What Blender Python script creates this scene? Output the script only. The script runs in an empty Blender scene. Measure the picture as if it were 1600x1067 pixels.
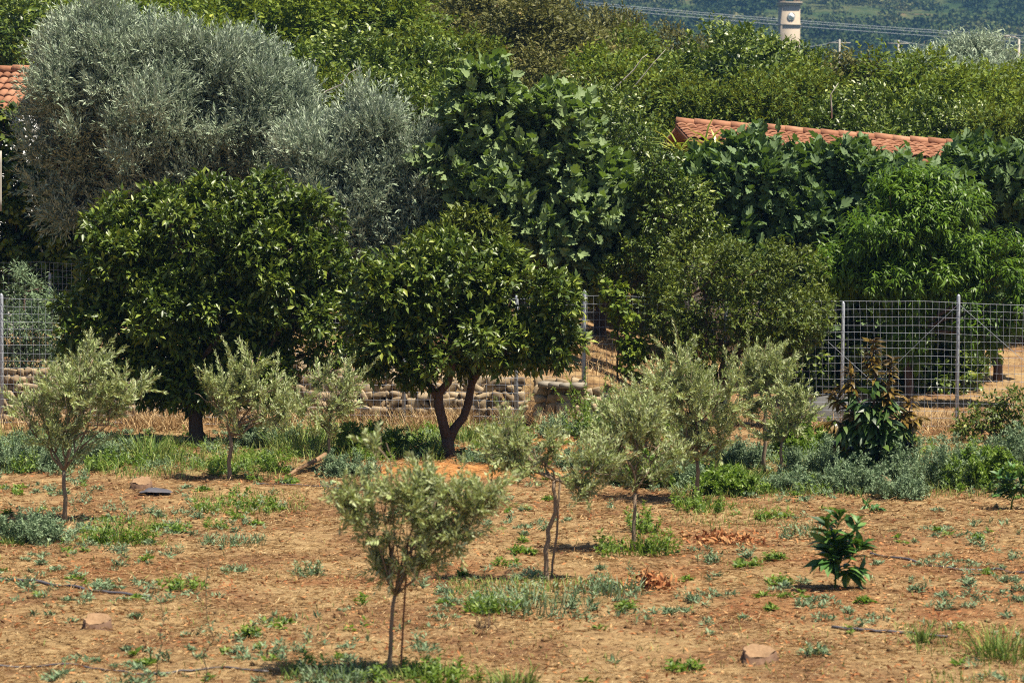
import bpy, math, random
import numpy as np
from mathutils import Vector

# ------------------------------------------------------------------ camera, sky, sun, exposure
S = bpy.context.scene
COL = S.collection
FPX, H, HOR = 4444.4, 3.9, 280.0            # focal length in photo pixels, eye height, eye-level row
PITCH = math.atan((533.5 - HOR) / FPX)
cam = bpy.data.cameras.new("camera")
cam.lens = 100.0; cam.sensor_width = 36.0; cam.clip_end = 6000; cam.clip_start = 0.5
cam.dof.use_dof = True; cam.dof.focus_distance = 47.0; cam.dof.aperture_fstop = 3.8
camo = bpy.data.objects.new("camera", cam); COL.objects.link(camo)
camo.location = (0, 0, H); camo.rotation_euler = (math.pi/2 - PITCH, 0, 0)
S.camera = camo

SUN_EL, SUN_AZ = math.radians(66), math.radians(114)      # azimuth measured from +Y (away from the camera) to +X (right)
sd = Vector((math.sin(SUN_AZ)*math.cos(SUN_EL), math.cos(SUN_AZ)*math.cos(SUN_EL), math.sin(SUN_EL)))
sun = bpy.data.lights.new("sun", 'SUN'); sun.energy = 5.0; sun.angle = math.radians(0.5); sun.color = (1.0, 0.92, 0.76)
suno = bpy.data.objects.new("sun", sun); COL.objects.link(suno)
suno.rotation_euler = (-sd).to_track_quat('-Z', 'Y').to_euler(); suno.location = (20, -5, 40)
w = bpy.data.worlds.new("World"); S.world = w; w.use_nodes = True
nt = w.node_tree; bgn = nt.nodes["Background"]
sky = nt.nodes.new("ShaderNodeTexSky"); sky.sky_type = 'NISHITA'; sky.sun_disc = False
sky.sun_elevation = SUN_EL; sky.sun_rotation = SUN_AZ
nt.links.new(sky.outputs[0], bgn.inputs[0]); bgn.inputs[1].default_value = 0.05
S.view_settings.view_transform = 'Standard'; S.view_settings.look = 'None'
S.view_settings.exposure = 1.3; S.view_settings.gamma = 1.0
S.render.engine = 'CYCLES'
cy = S.cycles
cy.max_bounces = 5; cy.diffuse_bounces = 2; cy.glossy_bounces = 2; cy.transmission_bounces = 3
cy.volume_bounces = 0; cy.transparent_max_bounces = 4
cy.caustics_reflective = False; cy.caustics_refractive = False
cy.use_denoising = False; cy.filter_width = 1.1; cy.sample_clamp_indirect = 4.0; cy.sample_clamp_direct = 12.0

# ------------------------------------------------------------------ measuring helpers (photo pixel -> place)
cp, sp_ = math.cos(PITCH), math.sin(PITCH)
def ray(px, py):
    u = (px - 800.0)/FPX; v = (py - 533.5)/FPX
    return np.array((u, cp - v*sp_, -sp_ - v*cp))
def W(px, py, d):
    r = ray(px, py); return np.array((0, 0, H)) + r*(d/r[1])
def G(px, py, z=0.0):
    r = ray(px, py); return np.array((0, 0, H)) + r*((z - H)/r[2])
def SC(d): return FPX/d                       # photo pixels per metre at distance d

# ------------------------------------------------------------------ noise and terrain
def _h(ix, iy, seed):
    h = (ix.astype(np.int64)*374761393 + iy.astype(np.int64)*668265263 + seed*144269504) & 0xffffffff
    h = ((h ^ (h >> 13))*1274126177) & 0xffffffff
    return ((h ^ (h >> 16)) & 0xffffff)/float(0xffffff)
def vn(x, y, seed=0):
    x = np.asarray(x, float); y = np.asarray(y, float)
    ix = np.floor(x); iy = np.floor(y); fx = x-ix; fy = y-iy
    fx = fx*fx*(3-2*fx); fy = fy*fy*(3-2*fy)
    a = _h(ix, iy, seed); b = _h(ix+1, iy, seed); c = _h(ix, iy+1, seed); d = _h(ix+1, iy+1, seed)
    return (a*(1-fx)+b*fx)*(1-fy) + (c*(1-fx)+d*fx)*fy
def fbm(x, y, seed=0, o=4):
    s = 0; a = .5
    for k in range(o):
        s = s + a*vn(np.asarray(x)*2**k, np.asarray(y)*2**k, seed+k*17); a *= .5
    return s
def sst(t):
    t = np.clip(t, 0, 1); return t*t*(3-2*t)
MOUNDS = [(G(640, 742), .75, .10), (G(735, 745), .9, .13), (G(700, 716), 1.5, .05), (G(895, 712), .8, .14), (G(835, 745), .6, .10), (G(955, 745), .8, .08), (G(880, 690), .7, .08)]
def terrain(x, y):
    x = np.asarray(x, float); y = np.asarray(y, float)
    left = 1 - sst((x - 1.1)/1.6)
    z = sst((y-45.42)/.45)*.72*left + sst((y-46.5)/9)*.45*(1-left)
    z = z + sst((y-56)/46)*(3.3 - .13*np.clip(x, -16, 16))
    z = z - sst((y-112)/20)*.3
    near = (y < 44.5)
    z = z + (fbm(x*.35, y*.35, 3, 3) - .45)*.16*near
    return z
def ground_fine(x, y):
    z = terrain(x, y)
    for c, r, hgt in MOUNDS:
        q = ((x-c[0])/r)**2 + ((y-c[1])/(r*1.3))**2
        z = z + hgt*np.exp(-q*1.6)
    amp = .5 + .8*vn(x*.6, y*.6, 91)
    z = z + ((fbm(x*3.1, y*3.1, 11, 3)-.45)*.07 + (vn(x*11, y*11, 29)-.5)*.022)*amp
    return z
def gz(x, y): return float(ground_fine(np.array([x]), np.array([y]))[0])
def GP(px, py):
    p = G(px, py); z = gz(p[0], p[1]); return np.array((p[0], p[1], z))

# ------------------------------------------------------------------ mesh collecting
class MB:
    def __init__(s): s.v = []; s.f3 = []; s.f4 = []; s.r = []; s.n = 0
    def add(s, v, f3=None, f4=None, r=None):
        v = np.asarray(v, np.float32).reshape(-1, 3)
        s.v.append(v)
        s.r.append(np.full(len(v), .5, np.float32) if r is None else np.broadcast_to(np.asarray(r, np.float32), (len(v),)))
        if f3 is not None and len(f3): s.f3.append(np.asarray(f3, np.int32).reshape(-1, 3) + s.n)
        if f4 is not None and len(f4): s.f4.append(np.asarray(f4, np.int32).reshape(-1, 4) + s.n)
        s.n += len(v)
    def build(s, name, mat, parent=None, smooth=False, origin=None, extra=None):
        me = bpy.data.meshes.new(name)
        v = np.concatenate(s.v); r = np.concatenate(s.r)
        if origin is not None: v = v - np.asarray(origin, np.float32)
        f3 = np.concatenate(s.f3) if s.f3 else np.zeros((0, 3), np.int32)
        f4 = np.concatenate(s.f4) if s.f4 else np.zeros((0, 4), np.int32)
        me.vertices.add(len(v)); me.vertices.foreach_set("co", v.ravel())
        nl = f3.size + f4.size
        me.loops.add(nl); me.loops.foreach_set("vertex_index", np.concatenate([f3.ravel(), f4.ravel()]).astype(np.int32))
        npoly = len(f3)+len(f4); me.polygons.add(npoly)
        st = np.concatenate([np.arange(len(f3))*3, f3.size + np.arange(len(f4))*4]).astype(np.int32)
        me.polygons.foreach_set("loop_start", st)
        if smooth: me.polygons.foreach_set("use_smooth", np.ones(npoly, bool))
        a = me.attributes.new("rnd", 'FLOAT', 'POINT'); a.data.foreach_set("value", r.astype(np.float32))
        if extra:
            for k, arr in extra.items():
                a = me.attributes.new(k, 'FLOAT', 'POINT'); a.data.foreach_set("value", np.asarray(arr, np.float32))
        me.update(calc_edges=True); me.validate()
        me.materials.append(mat)
        o = bpy.data.objects.new(name, me); COL.objects.link(o)
        if parent is not None: o.parent = parent
        if origin is not None and parent is None: o.location = tuple(float(q) for q in origin)
        return o

def tag(o, label=None, cat=None, group=None, kind=None):
    if label: o["label"] = label
    if cat: o["category"] = cat
    if group: o["group"] = group
    if kind: o["kind"] = kind
    return o
def empty(name, loc, label, cat, group=None):
    o = bpy.data.objects.new(name, None); COL.objects.link(o)
    o.location = tuple(float(q) for q in loc); o.empty_display_size = .2
    return tag(o, label, cat, group)
def copy_tree(o, parent=None):
    c = o.copy(); COL.objects.link(c); c.parent = parent
    for ch in list(o.children): copy_tree(ch, c)
    return c

def unit(a):
    return a/np.maximum(np.linalg.norm(a, axis=-1, keepdims=True), 1e-9)
def rdir(rs, n): return unit(rs.normal(size=(n, 3)))

# leaf templates: rows of (along, across, normal offset) and faces
def T_(v, f): return np.array(v, float), np.array(f, int)
RHOMB = T_([(0,0,0), (.5,.5,.02), (1,0,-.05), (.5,-.5,.02)], [(0,1,2), (0,2,3)])
FOLD = T_([(0,0,0), (.45,.5,.07), (.5,0,-.02), (.45,-.5,.07), (1,0,-.14)], [(0,2,1), (0,3,2), (2,4,1), (2,3,4)])
CURVE = T_([(0,0,0), (.28,.46,0), (.28,-.46,0), (.65,.4,-.11), (.65,-.4,-.11), (1,0,-.36)], [(0,2,1), (1,2,4), (1,4,3), (3,4,5)])
BIG = T_([(0,0,0), (.25,.42,.06), (.25,0,0), (.25,-.42,.06), (.6,.48,-.02), (.6,0,-.07), (.6,-.48,-.02), (1,0,-.3)],
         [(0,2,1), (0,3,2), (1,2,5), (1,5,4), (2,3,6), (2,6,5), (4,5,7), (5,6,7)])
BLADE = T_([(0,.5,0), (0,-.5,0), (.5,.42,.06), (.5,-.42,.06), (1,0,-.16)], [(0,1,3), (0,3,2), (2,3,4)])
_half = [(.10,.10,.02), (0,.22,.06), (.16,.40,.12), (.34,.50,.08), (.48,.44,.05), (.50,.30,.01), (.66,.36,.0), (.80,.28,-.05), (.80,.13,-.06), (.94,.10,-.16)]
_fv = [(.12,0,0)] + _half[1:] + [(1,0,-.22)] + [(a, -b_, c) for a, b_, c in _half[:0:-1]]
FIG = T_(_fv, [(0, i+1, i) for i in range(1, len(_fv)-1)] + [(0, 1, len(_fv)-1)])

def leaves(mb, P, D, N, L, Wd, rnd, tm):
    tv, tf = tm; n = len(P)
    if n == 0: return
    D = unit(D); Sx = unit(np.cross(D, N)); N2 = np.cross(Sx, D)
    L = np.broadcast_to(np.asarray(L, float), (n,)); Wd = np.broadcast_to(np.asarray(Wd, float), (n,))
    v = (P[:, None] + D[:, None]*(tv[None, :, 0:1]*L[:, None, None]) + Sx[:, None]*(tv[None, :, 1:2]*Wd[:, None, None])
         + N2[:, None]*(tv[None, :, 2:3]*L[:, None, None]))
    f = (tf[None] + (np.arange(n)*len(tv))[:, None, None]).reshape(-1, 3)
    mb.add(v.reshape(-1, 3), f3=f, r=np.repeat(rnd, len(tv)))

def tube(mb, pts, rad, seg=6, rnd=.5, cap=True):
    pts = np.asarray(pts, float); n = len(pts)
    rad = np.broadcast_to(np.asarray(rad, float), (n,))
    t = np.gradient(pts, axis=0); t = unit(t)
    ref = np.array((0, 0, 1.0)) if abs(t[0][2]) < .9 else np.array((1.0, 0, 0))
    a = unit(np.cross(t, ref)); b = np.cross(t, a)
    ang = np.arange(seg)*2*math.pi/seg
    v = pts[:, None] + rad[:, None, None]*(a[:, None]*np.cos(ang)[None, :, None] + b[:, None]*np.sin(ang)[None, :, None])
    i = np.arange(n-1)[:, None]*seg; j = np.arange(seg)[None]; k = (j+1) % seg
    f = np.stack([i+j, i+k, i+seg+k, i+seg+j], -1).reshape(-1, 4)
    base = mb.n
    mb.add(v.reshape(-1, 3), f4=f, r=rnd)
    if cap:
        c = [(0, q+1, q) for q in range(1, seg-1)]; off = (n-1)*seg
        c += [(off, off+q, off+q+1) for q in range(1, seg-1)]
        mb.f3.append(np.asarray(c, np.int32) + base)
def bend(p0, p1, rs, n=6, wob=.06, sag=0.0):
    p0 = np.asarray(p0, float); p1 = np.asarray(p1, float)
    t = np.linspace(0, 1, n)[:, None]; L = np.linalg.norm(p1-p0)
    off = rs.normal(size=(n, 3))*wob*L*np.sin(t*math.pi)
    return p0 + (p1-p0)*t + off + np.array((0, 0, 1.0))*sag*L*np.sin(t*math.pi)
def box(mb, lo, hi, rnd=.5):
    x0, y0, z0 = lo; x1, y1, z1 = hi
    v = [(x0,y0,z0),(x1,y0,z0),(x1,y1,z0),(x0,y1,z0),(x0,y0,z1),(x1,y0,z1),(x1,y1,z1),(x0,y1,z1)]
    mb.add(v, f4=[(0,3,2,1),(4,5,6,7),(0,1,5,4),(1,2,6,5),(2,3,7,6),(3,0,4,7)], r=rnd)

# ------------------------------------------------------------------ materials
def newmat(name):
    m = bpy.data.materials.new(name); m.use_nodes = True; n = m.node_tree; n.nodes.clear()
    out = n.nodes.new("ShaderNodeOutputMaterial"); return m, n, out
def ramp(n, cols, pos=None):
    r = n.nodes.new("ShaderNodeValToRGB"); e = r.color_ramp.elements
    pos = pos or [i/(len(cols)-1) for i in range(len(cols))]
    while len(e) < len(cols): e.new(.5)
    for k, c in enumerate(cols): e[k].position = pos[k]; e[k].color = (*c, 1)
    return r
def leafmat(name, cols, back=None, rough=.42, trans=.25, tcol=None, pos=None, spec=.5):
    m, n, out = newmat(name)
    at = n.nodes.new("ShaderNodeAttribute"); at.attribute_name = "rnd"
    rp = ramp(n, cols, pos); n.links.new(at.outputs["Fac"], rp.inputs[0])
    p = n.nodes.new("ShaderNodeBsdfPrincipled"); p.inputs["Roughness"].default_value = rough
    p.inputs["Specular IOR Level"].default_value = spec
    src = rp.outputs[0]
    if back:
        ge = n.nodes.new("ShaderNodeNewGeometry"); mx = n.nodes.new("ShaderNodeMix"); mx.data_type = 'RGBA'
        n.links.new(ge.outputs["Backfacing"], mx.inputs[0]); n.links.new(src, mx.inputs[6]); mx.inputs[7].default_value = (*back, 1)
        src = mx.outputs[2]
    n.links.new(src, p.inputs["Base Color"])
    if trans > 0:
        t = n.nodes.new("ShaderNodeBsdfTranslucent")
        if tcol: t.inputs[0].default_value = (*tcol, 1)
        else: n.links.new(src, t.inputs[0])
        ms = n.nodes.new("ShaderNodeMixShader"); ms.inputs[0].default_value = trans
        n.links.new(p.outputs[0], ms.inputs[1]); n.links.new(t.outputs[0], ms.inputs[2]); n.links.new(ms.outputs[0], out.inputs[0])
    else: n.links.new(p.outputs[0], out.inputs[0])
    return m
def noisemat(name, cols, scale=8, rough=.9, bump=.3, pos=None, stretch=(1,1,1), detail=6, use_rnd=0.0, spec=.2, metal=0.0):
    m, n, out = newmat(name)
    tc = n.nodes.new("ShaderNodeTexCoord"); mp = n.nodes.new("ShaderNodeMapping"); mp.inputs["Scale"].default_value = stretch
    n.links.new(tc.outputs["Object"], mp.inputs[0])
    no = n.nodes.new("ShaderNodeTexNoise"); no.inputs["Scale"].default_value = scale; no.inputs["Detail"].default_value = detail
    no.inputs["Roughness"].default_value = .65
    n.links.new(mp.outputs[0], no.inputs[0])
    fac = no.outputs[0]
    if use_rnd:
        at = n.nodes.new("ShaderNodeAttribute"); at.attribute_name = "rnd"
        mx = n.nodes.new("ShaderNodeMix"); mx.inputs[0].default_value = use_rnd
        n.links.new(fac, mx.inputs[2]); n.links.new(at.outputs["Fac"], mx.inputs[3]); fac = mx.outputs[0]
    rp = ramp(n, cols, pos); n.links.new(fac, rp.inputs[0])
    p = n.nodes.new("ShaderNodeBsdfPrincipled"); p.inputs["Roughness"].default_value = rough
    p.inputs["Specular IOR Level"].default_value = spec; p.inputs["Metallic"].default_value = metal
    n.links.new(rp.outputs[0], p.inputs["Base Color"])
    if bump:
        b = n.nodes.new("ShaderNodeBump"); b.inputs["Strength"].default_value = bump; b.inputs["Distance"].default_value = .03
        n.links.new(no.outputs[0], b.inputs["Height"]); n.links.new(b.outputs[0], p.inputs["Normal"])
    n.links.new(p.outputs[0], out.inputs[0])
    return m

M_citrus = leafmat("citrus_leaf", [(.013,.027,.004), (.052,.088,.009), (.15,.19,.022), (.33,.35,.06)], rough=.42, trans=.10, tcol=(.14,.22,.02), pos=[0,.4,.78,1], spec=.38)
M_grove = leafmat("grove_leaf", [(.018,.040,.004), (.072,.118,.009), (.175,.215,.016), (.38,.39,.035)], rough=.55, trans=.2, tcol=(.19,.24,.015), pos=[0,.4,.85,1], spec=.2)
M_grove2 = leafmat("grove_leaf_olive_green", [(.016,.036,.004), (.062,.102,.009), (.14,.178,.015), (.31,.31,.03)], rough=.55, trans=.22, tcol=(.18,.2,.02), pos=[0,.4,.85,1], spec=.18)
M_brown = leafmat("dry_tinged_leaf", [(.030,.036,.008), (.082,.088,.018), (.145,.135,.03), (.22,.14,.05)], rough=.55, trans=.2, pos=[0,.4,.8,1], spec=.25)
M_olive = leafmat("olive_leaf", [(.060,.092,.050), (.18,.235,.145), (.33,.385,.265), (.56,.60,.47)], back=(.34,.39,.30), rough=.5, trans=.12, pos=[0,.4,.85,1], spec=.3)
M_yolive = leafmat("young_olive_leaf", [(.06,.095,.018), (.19,.245,.075), (.37,.42,.175), (.60,.62,.37)], back=(.38,.42,.23), rough=.5, trans=.22, tcol=(.30,.34,.08), pos=[0,.4,.85,1], spec=.4)
M_fig = leafmat("fig_leaf", [(.026,.058,.020), (.078,.130,.046), (.150,.205,.078), (.28,.31,.13)], back=(.17,.23,.095), rough=.6, trans=.22, tcol=(.17,.27,.03), pos=[0,.4,.85,1], spec=.22)
M_figd = leafmat("dark_fig_leaf", [(.020,.046,.014), (.062,.110,.038), (.125,.18,.062), (.25,.30,.12)], back=(.10,.155,.06), rough=.6, trans=.18, tcol=(.14,.24,.03), pos=[0,.4,.85,1], spec=.22)
M_peach = leafmat("peach_leaf", [(.018,.046,.005), (.060,.120,.010), (.115,.185,.016), (.22,.28,.03)], rough=.42, trans=.25, tcol=(.17,.30,.02), pos=[0,.45,.9,1], spec=.22)
M_bush = leafmat("bush_leaf", [(.018,.036,.005), (.062,.094,.011), (.13,.155,.02), (.27,.27,.045)], rough=.5, trans=.18, tcol=(.15,.2,.02), pos=[0,.42,.82,1], spec=.3)
M_weedb = leafmat("blue_green_weed", [(.05,.09,.045), (.11,.17,.085), (.19,.26,.14), (.30,.36,.22)], rough=.6, trans=.2, spec=.25)
M_weedg = leafmat("green_weed", [(.032,.070,.010), (.075,.130,.018), (.13,.19,.028), (.24,.30,.06)], rough=.5, trans=.28, tcol=(.2,.34,.03), spec=.3)
M_grass = leafmat("grass", [(.045,.09,.018), (.10,.17,.03), (.19,.25,.05), (.36,.35,.12)], rough=.6, trans=.25, spec=.2)
M_dry = leafmat("dry_stalk", [(.13,.065,.028), (.26,.155,.07), (.42,.28,.135), (.60,.46,.26)], rough=.8, trans=.1, spec=.15)
M_litter = leafmat("dead_leaf", [(.10,.035,.015), (.22,.075,.028), (.34,.14,.05), (.45,.25,.11)], rough=.75, trans=.08, spec=.15)
M_avo = leafmat("avocado_leaf", [(.012,.034,.010), (.03,.068,.014), (.055,.10,.02), (.09,.14,.03)], rough=.42, trans=.15, tcol=(.12,.2,.02), spec=.4)
M_avon = leafmat("avocado_new_leaf", [(.06,.040,.008), (.11,.07,.012), (.17,.10,.02), (.22,.16,.03)], rough=.35, trans=.22, spec=.45)
M_sap = leafmat("sapling_leaf", [(.012,.045,.010), (.025,.080,.014), (.05,.125,.022), (.10,.19,.04)], rough=.5, trans=.15, tcol=(.12,.25,.03), spec=.35)
M_strap = leafmat("strap_leaf", [(.16,.22,.02), (.28,.34,.03), (.40,.42,.05), (.5,.48,.1)], rough=.4, trans=.25)
M_bark = noisemat("bark", [(.05,.030,.020), (.13,.075,.048), (.20,.13,.09)], 14, stretch=(1,1,.25), bump=.6)
M_barko = noisemat("young_olive_bark", [(.10,.07,.048), (.20,.145,.10), (.30,.24,.18)], 30, stretch=(1,1,.2), bump=.4)
M_barkd = noisemat("dark_bark", [(.030,.020,.016), (.07,.045,.034), (.12,.08,.06)], 14, stretch=(1,1,.25), bump=.6)
M_stakew = noisemat("stake_wood", [(.14,.06,.03), (.22,.10,.055), (.30,.15,.08)], 25, stretch=(1,1,.15), bump=.3)
M_cutwood = noisemat("cut_wood", [(.12,.065,.032), (.22,.135,.075), (.32,.22,.13)], 40, bump=.3)
M_stone = noisemat("stone", [(.075,.05,.03), (.20,.145,.088), (.32,.245,.155), (.43,.36,.26)], 7, bump=.5, use_rnd=.5)
M_zinc = noisemat("galvanised_steel", [(.22,.235,.265), (.32,.335,.37), (.42,.44,.48)], 20, rough=.5, bump=.05, spec=.5, metal=.35)
M_wire = noisemat("fence_wire", [(.24,.26,.31), (.34,.36,.42)], 3, rough=.5, bump=0, spec=.5, metal=.2)
M_tile = noisemat("terracotta", [(.11,.050,.030), (.23,.100,.055), (.32,.155,.09), (.40,.25,.16)], 9, rough=.85, bump=.3, use_rnd=.45)
M_wallw = noisemat("whitewash_in_shade", [(.36,.36,.36), (.46,.46,.46), (.54,.54,.54)], 3, bump=.1)  # greyed to put the olive's shade into the white wall's colour
M_wallb = noisemat("plaster", [(.36,.31,.25), (.46,.40,.33), (.54,.48,.40)], 3, bump=.1)
M_tower = noisemat("cream_stone", [(.27,.215,.155), (.37,.30,.225), (.45,.375,.29)], 1.4, bump=.2)
M_white = noisemat("white_enamel", [(.72,.72,.70), (.80,.80,.78)], 4, rough=.5, bump=0)
M_black = noisemat("black_iron", [(.01,.01,.012), (.03,.03,.034)], 5, rough=.6, bump=0)
M_hose = noisemat("irrigation_pipe", [(.030,.028,.034), (.07,.065,.075), (.13,.115,.115)], 5, rough=.5, bump=0, spec=.4)
M_line = noisemat("aluminium_cable", [(.26,.28,.30), (.36,.38,.40)], 3, rough=.5, bump=0)
M_pipe = noisemat("weathered_pipe", [(.26,.235,.20), (.38,.345,.305)], 8, rough=.7, bump=.1)
M_tarp = noisemat("grey_tarp", [(.045,.045,.045), (.085,.083,.08), (.13,.125,.12)], 6, rough=.95, bump=.6, spec=.05)
M_concrete = noisemat("concrete_coping", [(.15,.13,.10), (.23,.20,.16), (.31,.275,.23)], 6, bump=.2)

def groundmat():
    m, n, out = newmat("dry_soil"); L = n.links.new
    tc = n.nodes.new("ShaderNodeTexCoord")
    def noise(s, d=8, r=.65, st=(1,1,1)):
        mp = n.nodes.new("ShaderNodeMapping"); mp.inputs["Scale"].default_value = st; L(tc.outputs["Object"], mp.inputs[0])
        q = n.nodes.new("ShaderNodeTexNoise"); q.inputs["Scale"].default_value = s; q.inputs["Detail"].default_value = d; q.inputs["Roughness"].default_value = r
        L(mp.outputs[0], q.inputs[0]); return q.outputs[0]
    def attr(a):
        q = n.nodes.new("ShaderNodeAttribute"); q.attribute_name = a; return q.outputs["Fac"]
    def mix(f, a, b):
        q = n.nodes.new("ShaderNodeMix"); q.data_type = 'RGBA'; L(f, q.inputs[0])
        for k, s in ((6, a), (7, b)):
            if isinstance(s, tuple): q.inputs[k].default_value = (*s, 1)
            else: L(s, q.inputs[k])
        return q.outputs[2]
    fine = noise(9, 10, .75)
    soil = ramp(n, [(.050,.025,.013), (.135,.070,.034), (.24,.137,.064), (.37,.25,.13)], [.25,.45,.6,.8]); L(fine, soil.inputs[0])
    straw = ramp(n, [(.105,.062,.030), (.262,.170,.080), (.43,.32,.17)], [.3,.5,.72]); L(noise(14, 8, .8, (.35,1,1)), straw.inputs[0])
    patch = ramp(n, [(0,0,0), (1,1,1)], [.40,.54]); L(noise(.7, 6), patch.inputs[0])
    c = mix(patch.outputs[0], soil.outputs[0], straw.outputs[0])
    red = ramp(n, [(.085,.026,.012), (.20,.068,.026), (.34,.15,.06)], [.3,.5,.72]); L(fine, red.inputs[0])
    c = mix(attr("red"), c, red.outputs[0])
    fresh = ramp(n, [(.20,.080,.024), (.36,.165,.055), (.47,.25,.10)], [.3,.5,.7]); L(fine, fresh.inputs[0])
    c = mix(attr("fresh"), c, fresh.outputs[0])
    gr = ramp(n, [(.05,.07,.02), (.11,.14,.04), (.22,.2,.08)], [.3,.5,.7]); L(fine, gr.inputs[0])
    c = mix(attr("green"), c, gr.outputs[0])
    p = n.nodes.new("ShaderNodeBsdfPrincipled"); p.inputs["Roughness"].default_value = .95; p.inputs["Specular IOR Level"].default_value = .1
    L(c, p.inputs["Base Color"])
    b = n.nodes.new("ShaderNodeBump"); b.inputs["Strength"].default_value = .8; b.inputs["Distance"].default_value = .05
    L(noise(22, 8, .75), b.inputs["Height"]); L(b.outputs[0], p.inputs["Normal"]); L(p.outputs[0], out.inputs[0])
    return m
M_ground = groundmat()

def hillmat():
    m, n, out = newmat("hill_scrub"); L = n.links.new
    tc = n.nodes.new("ShaderNodeTexCoord")
    q = n.nodes.new("ShaderNodeTexNoise"); q.inputs["Scale"].default_value = .035; q.inputs["Detail"].default_value = 9; q.inputs["Roughness"].default_value = .7
    mp = n.nodes.new("ShaderNodeMapping"); mp.inputs["Scale"].default_value = (1, .35, 1); L(tc.outputs["Object"], mp.inputs[0]); L(mp.outputs[0], q.inputs[0])
    r = ramp(n, [(.016,.03,.012), (.032,.052,.02), (.07,.075,.032), (.20,.105,.055), (.28,.17,.10)], [.3,.5,.6,.68,.82]); L(q.outputs[0], r.inputs[0])
    p = n.nodes.new("ShaderNodeBsdfPrincipled"); p.inputs["Roughness"].default_value = 1; p.inputs["Specular IOR Level"].default_value = 0
    L(r.outputs[0], p.inputs["Base Color"]); L(p.outputs[0], out.inputs[0]); return m
M_hill = hillmat()

# ------------------------------------------------------------------ ground
def axis(lo, hi, a, b, step, grow=1.18):
    c = list(np.arange(a, b+1e-6, step)); s = step
    x = a; left = []
    while x > lo: s *= grow; x -= s; left.append(max(x, lo))
    s = step; x = c[-1]; right = []
    while x < hi: s *= grow; x += s; right.append(min(x, hi))
    return np.array(left[::-1] + c + right)
def gridmesh(mb, xs, ys, zf):
    X, Y = np.meshgrid(xs, ys); Z = zf(X, Y); nx, ny = len(xs), len(ys)
    i = np.arange(ny-1)[:, None]*nx; j = np.arange(nx-1)[None]
    f = np.stack([i+j, i+j+1, i+nx+j+1, i+nx+j], -1).reshape(-1, 4)
    mb.add(np.stack([X, Y, Z], -1).reshape(-1, 3), f4=f); return X.ravel(), Y.ravel()
mb = MB()
gx, gy = gridmesh(mb, axis(-120, 120, -9.5, 9.5, .055), axis(-60, 136, 19, 47, .06), ground_fine)
fresh = np.zeros_like(gx)
for c, r, hgt in MOUNDS:
    q = ((gx-c[0])/r)**2 + ((gy-c[1])/(r*1.3))**2
    fresh = np.maximum(fresh, np.exp(-q*1.5))
fresh = sst((fresh + (fbm(gx*2, gy*2, 5)-.5)*.5 - .25)/.35)
def blob(px, py, rx, ry):
    c = G(px, py); a = G(px+rx, py); b = G(px, py-ry); b2 = G(px, py+ry)
    return np.exp(-(((gx-c[0])/abs(a[0]-c[0]))**2 + ((gy-c[1])/(abs(b[1]-b2[1])/2))**2))
red = np.zeros_like(gx)
for a in ((1000,905,150,30), (1130,840,120,18), (1420,880,250,45), (1250,940,200,25), (200,885,180,25), (560,905,130,18), (1550,950,160,60), (700,880,120,18)):
    red = np.maximum(red, blob(*a))
red = np.clip(sst((red*.9 + (fbm(gx*1.6, gy*1.6, 61)-.5)*1.1 - .25)/.6), 0, 1)*.5
grn = np.zeros_like(gx)
for a in ((100,700,150,20), (330,735,200,16), (560,695,120,22), (1100,750,120,22), (1350,740,260,22), (830,935,140,18), (620,1055,160,16), (760,680,60,14)):
    grn = np.maximum(grn, blob(*a))
grn = np.clip(sst((grn + (fbm(gx*2.2, gy*2.2, 71)-.5)*.9 - .4)/.5), 0, 1)*.6
tag(mb.build("ground", M_ground, smooth=True, extra={"fresh": fresh, "red": red, "green": grn}), kind="structure")

def hillz(x, y):
    z = 3.2 + (y-125)/425*11 + np.clip(y-550, 0, None)*.115 + np.clip(y-1000, 0, None)*.08
    z = z + (fbm(x*.012, y*.008, 7, 4)-.47)*np.clip((y-300)/300, 0, 1)*16
    return z - np.exp(-((y-125)/10)**2)*.8
mb = MB()
gridmesh(mb, np.concatenate([np.linspace(-900, -60, 25)[:-1], np.linspace(-60, 320, 90), np.linspace(320, 1100, 20)[1:]]),
         np.concatenate([np.linspace(130, 520, 40)[:-1], np.linspace(520, 1150, 130), np.linspace(1150, 2000, 20)[1:]]), hillz)
tag(mb.build("hills", M_hill, smooth=True), kind="structure")

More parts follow.
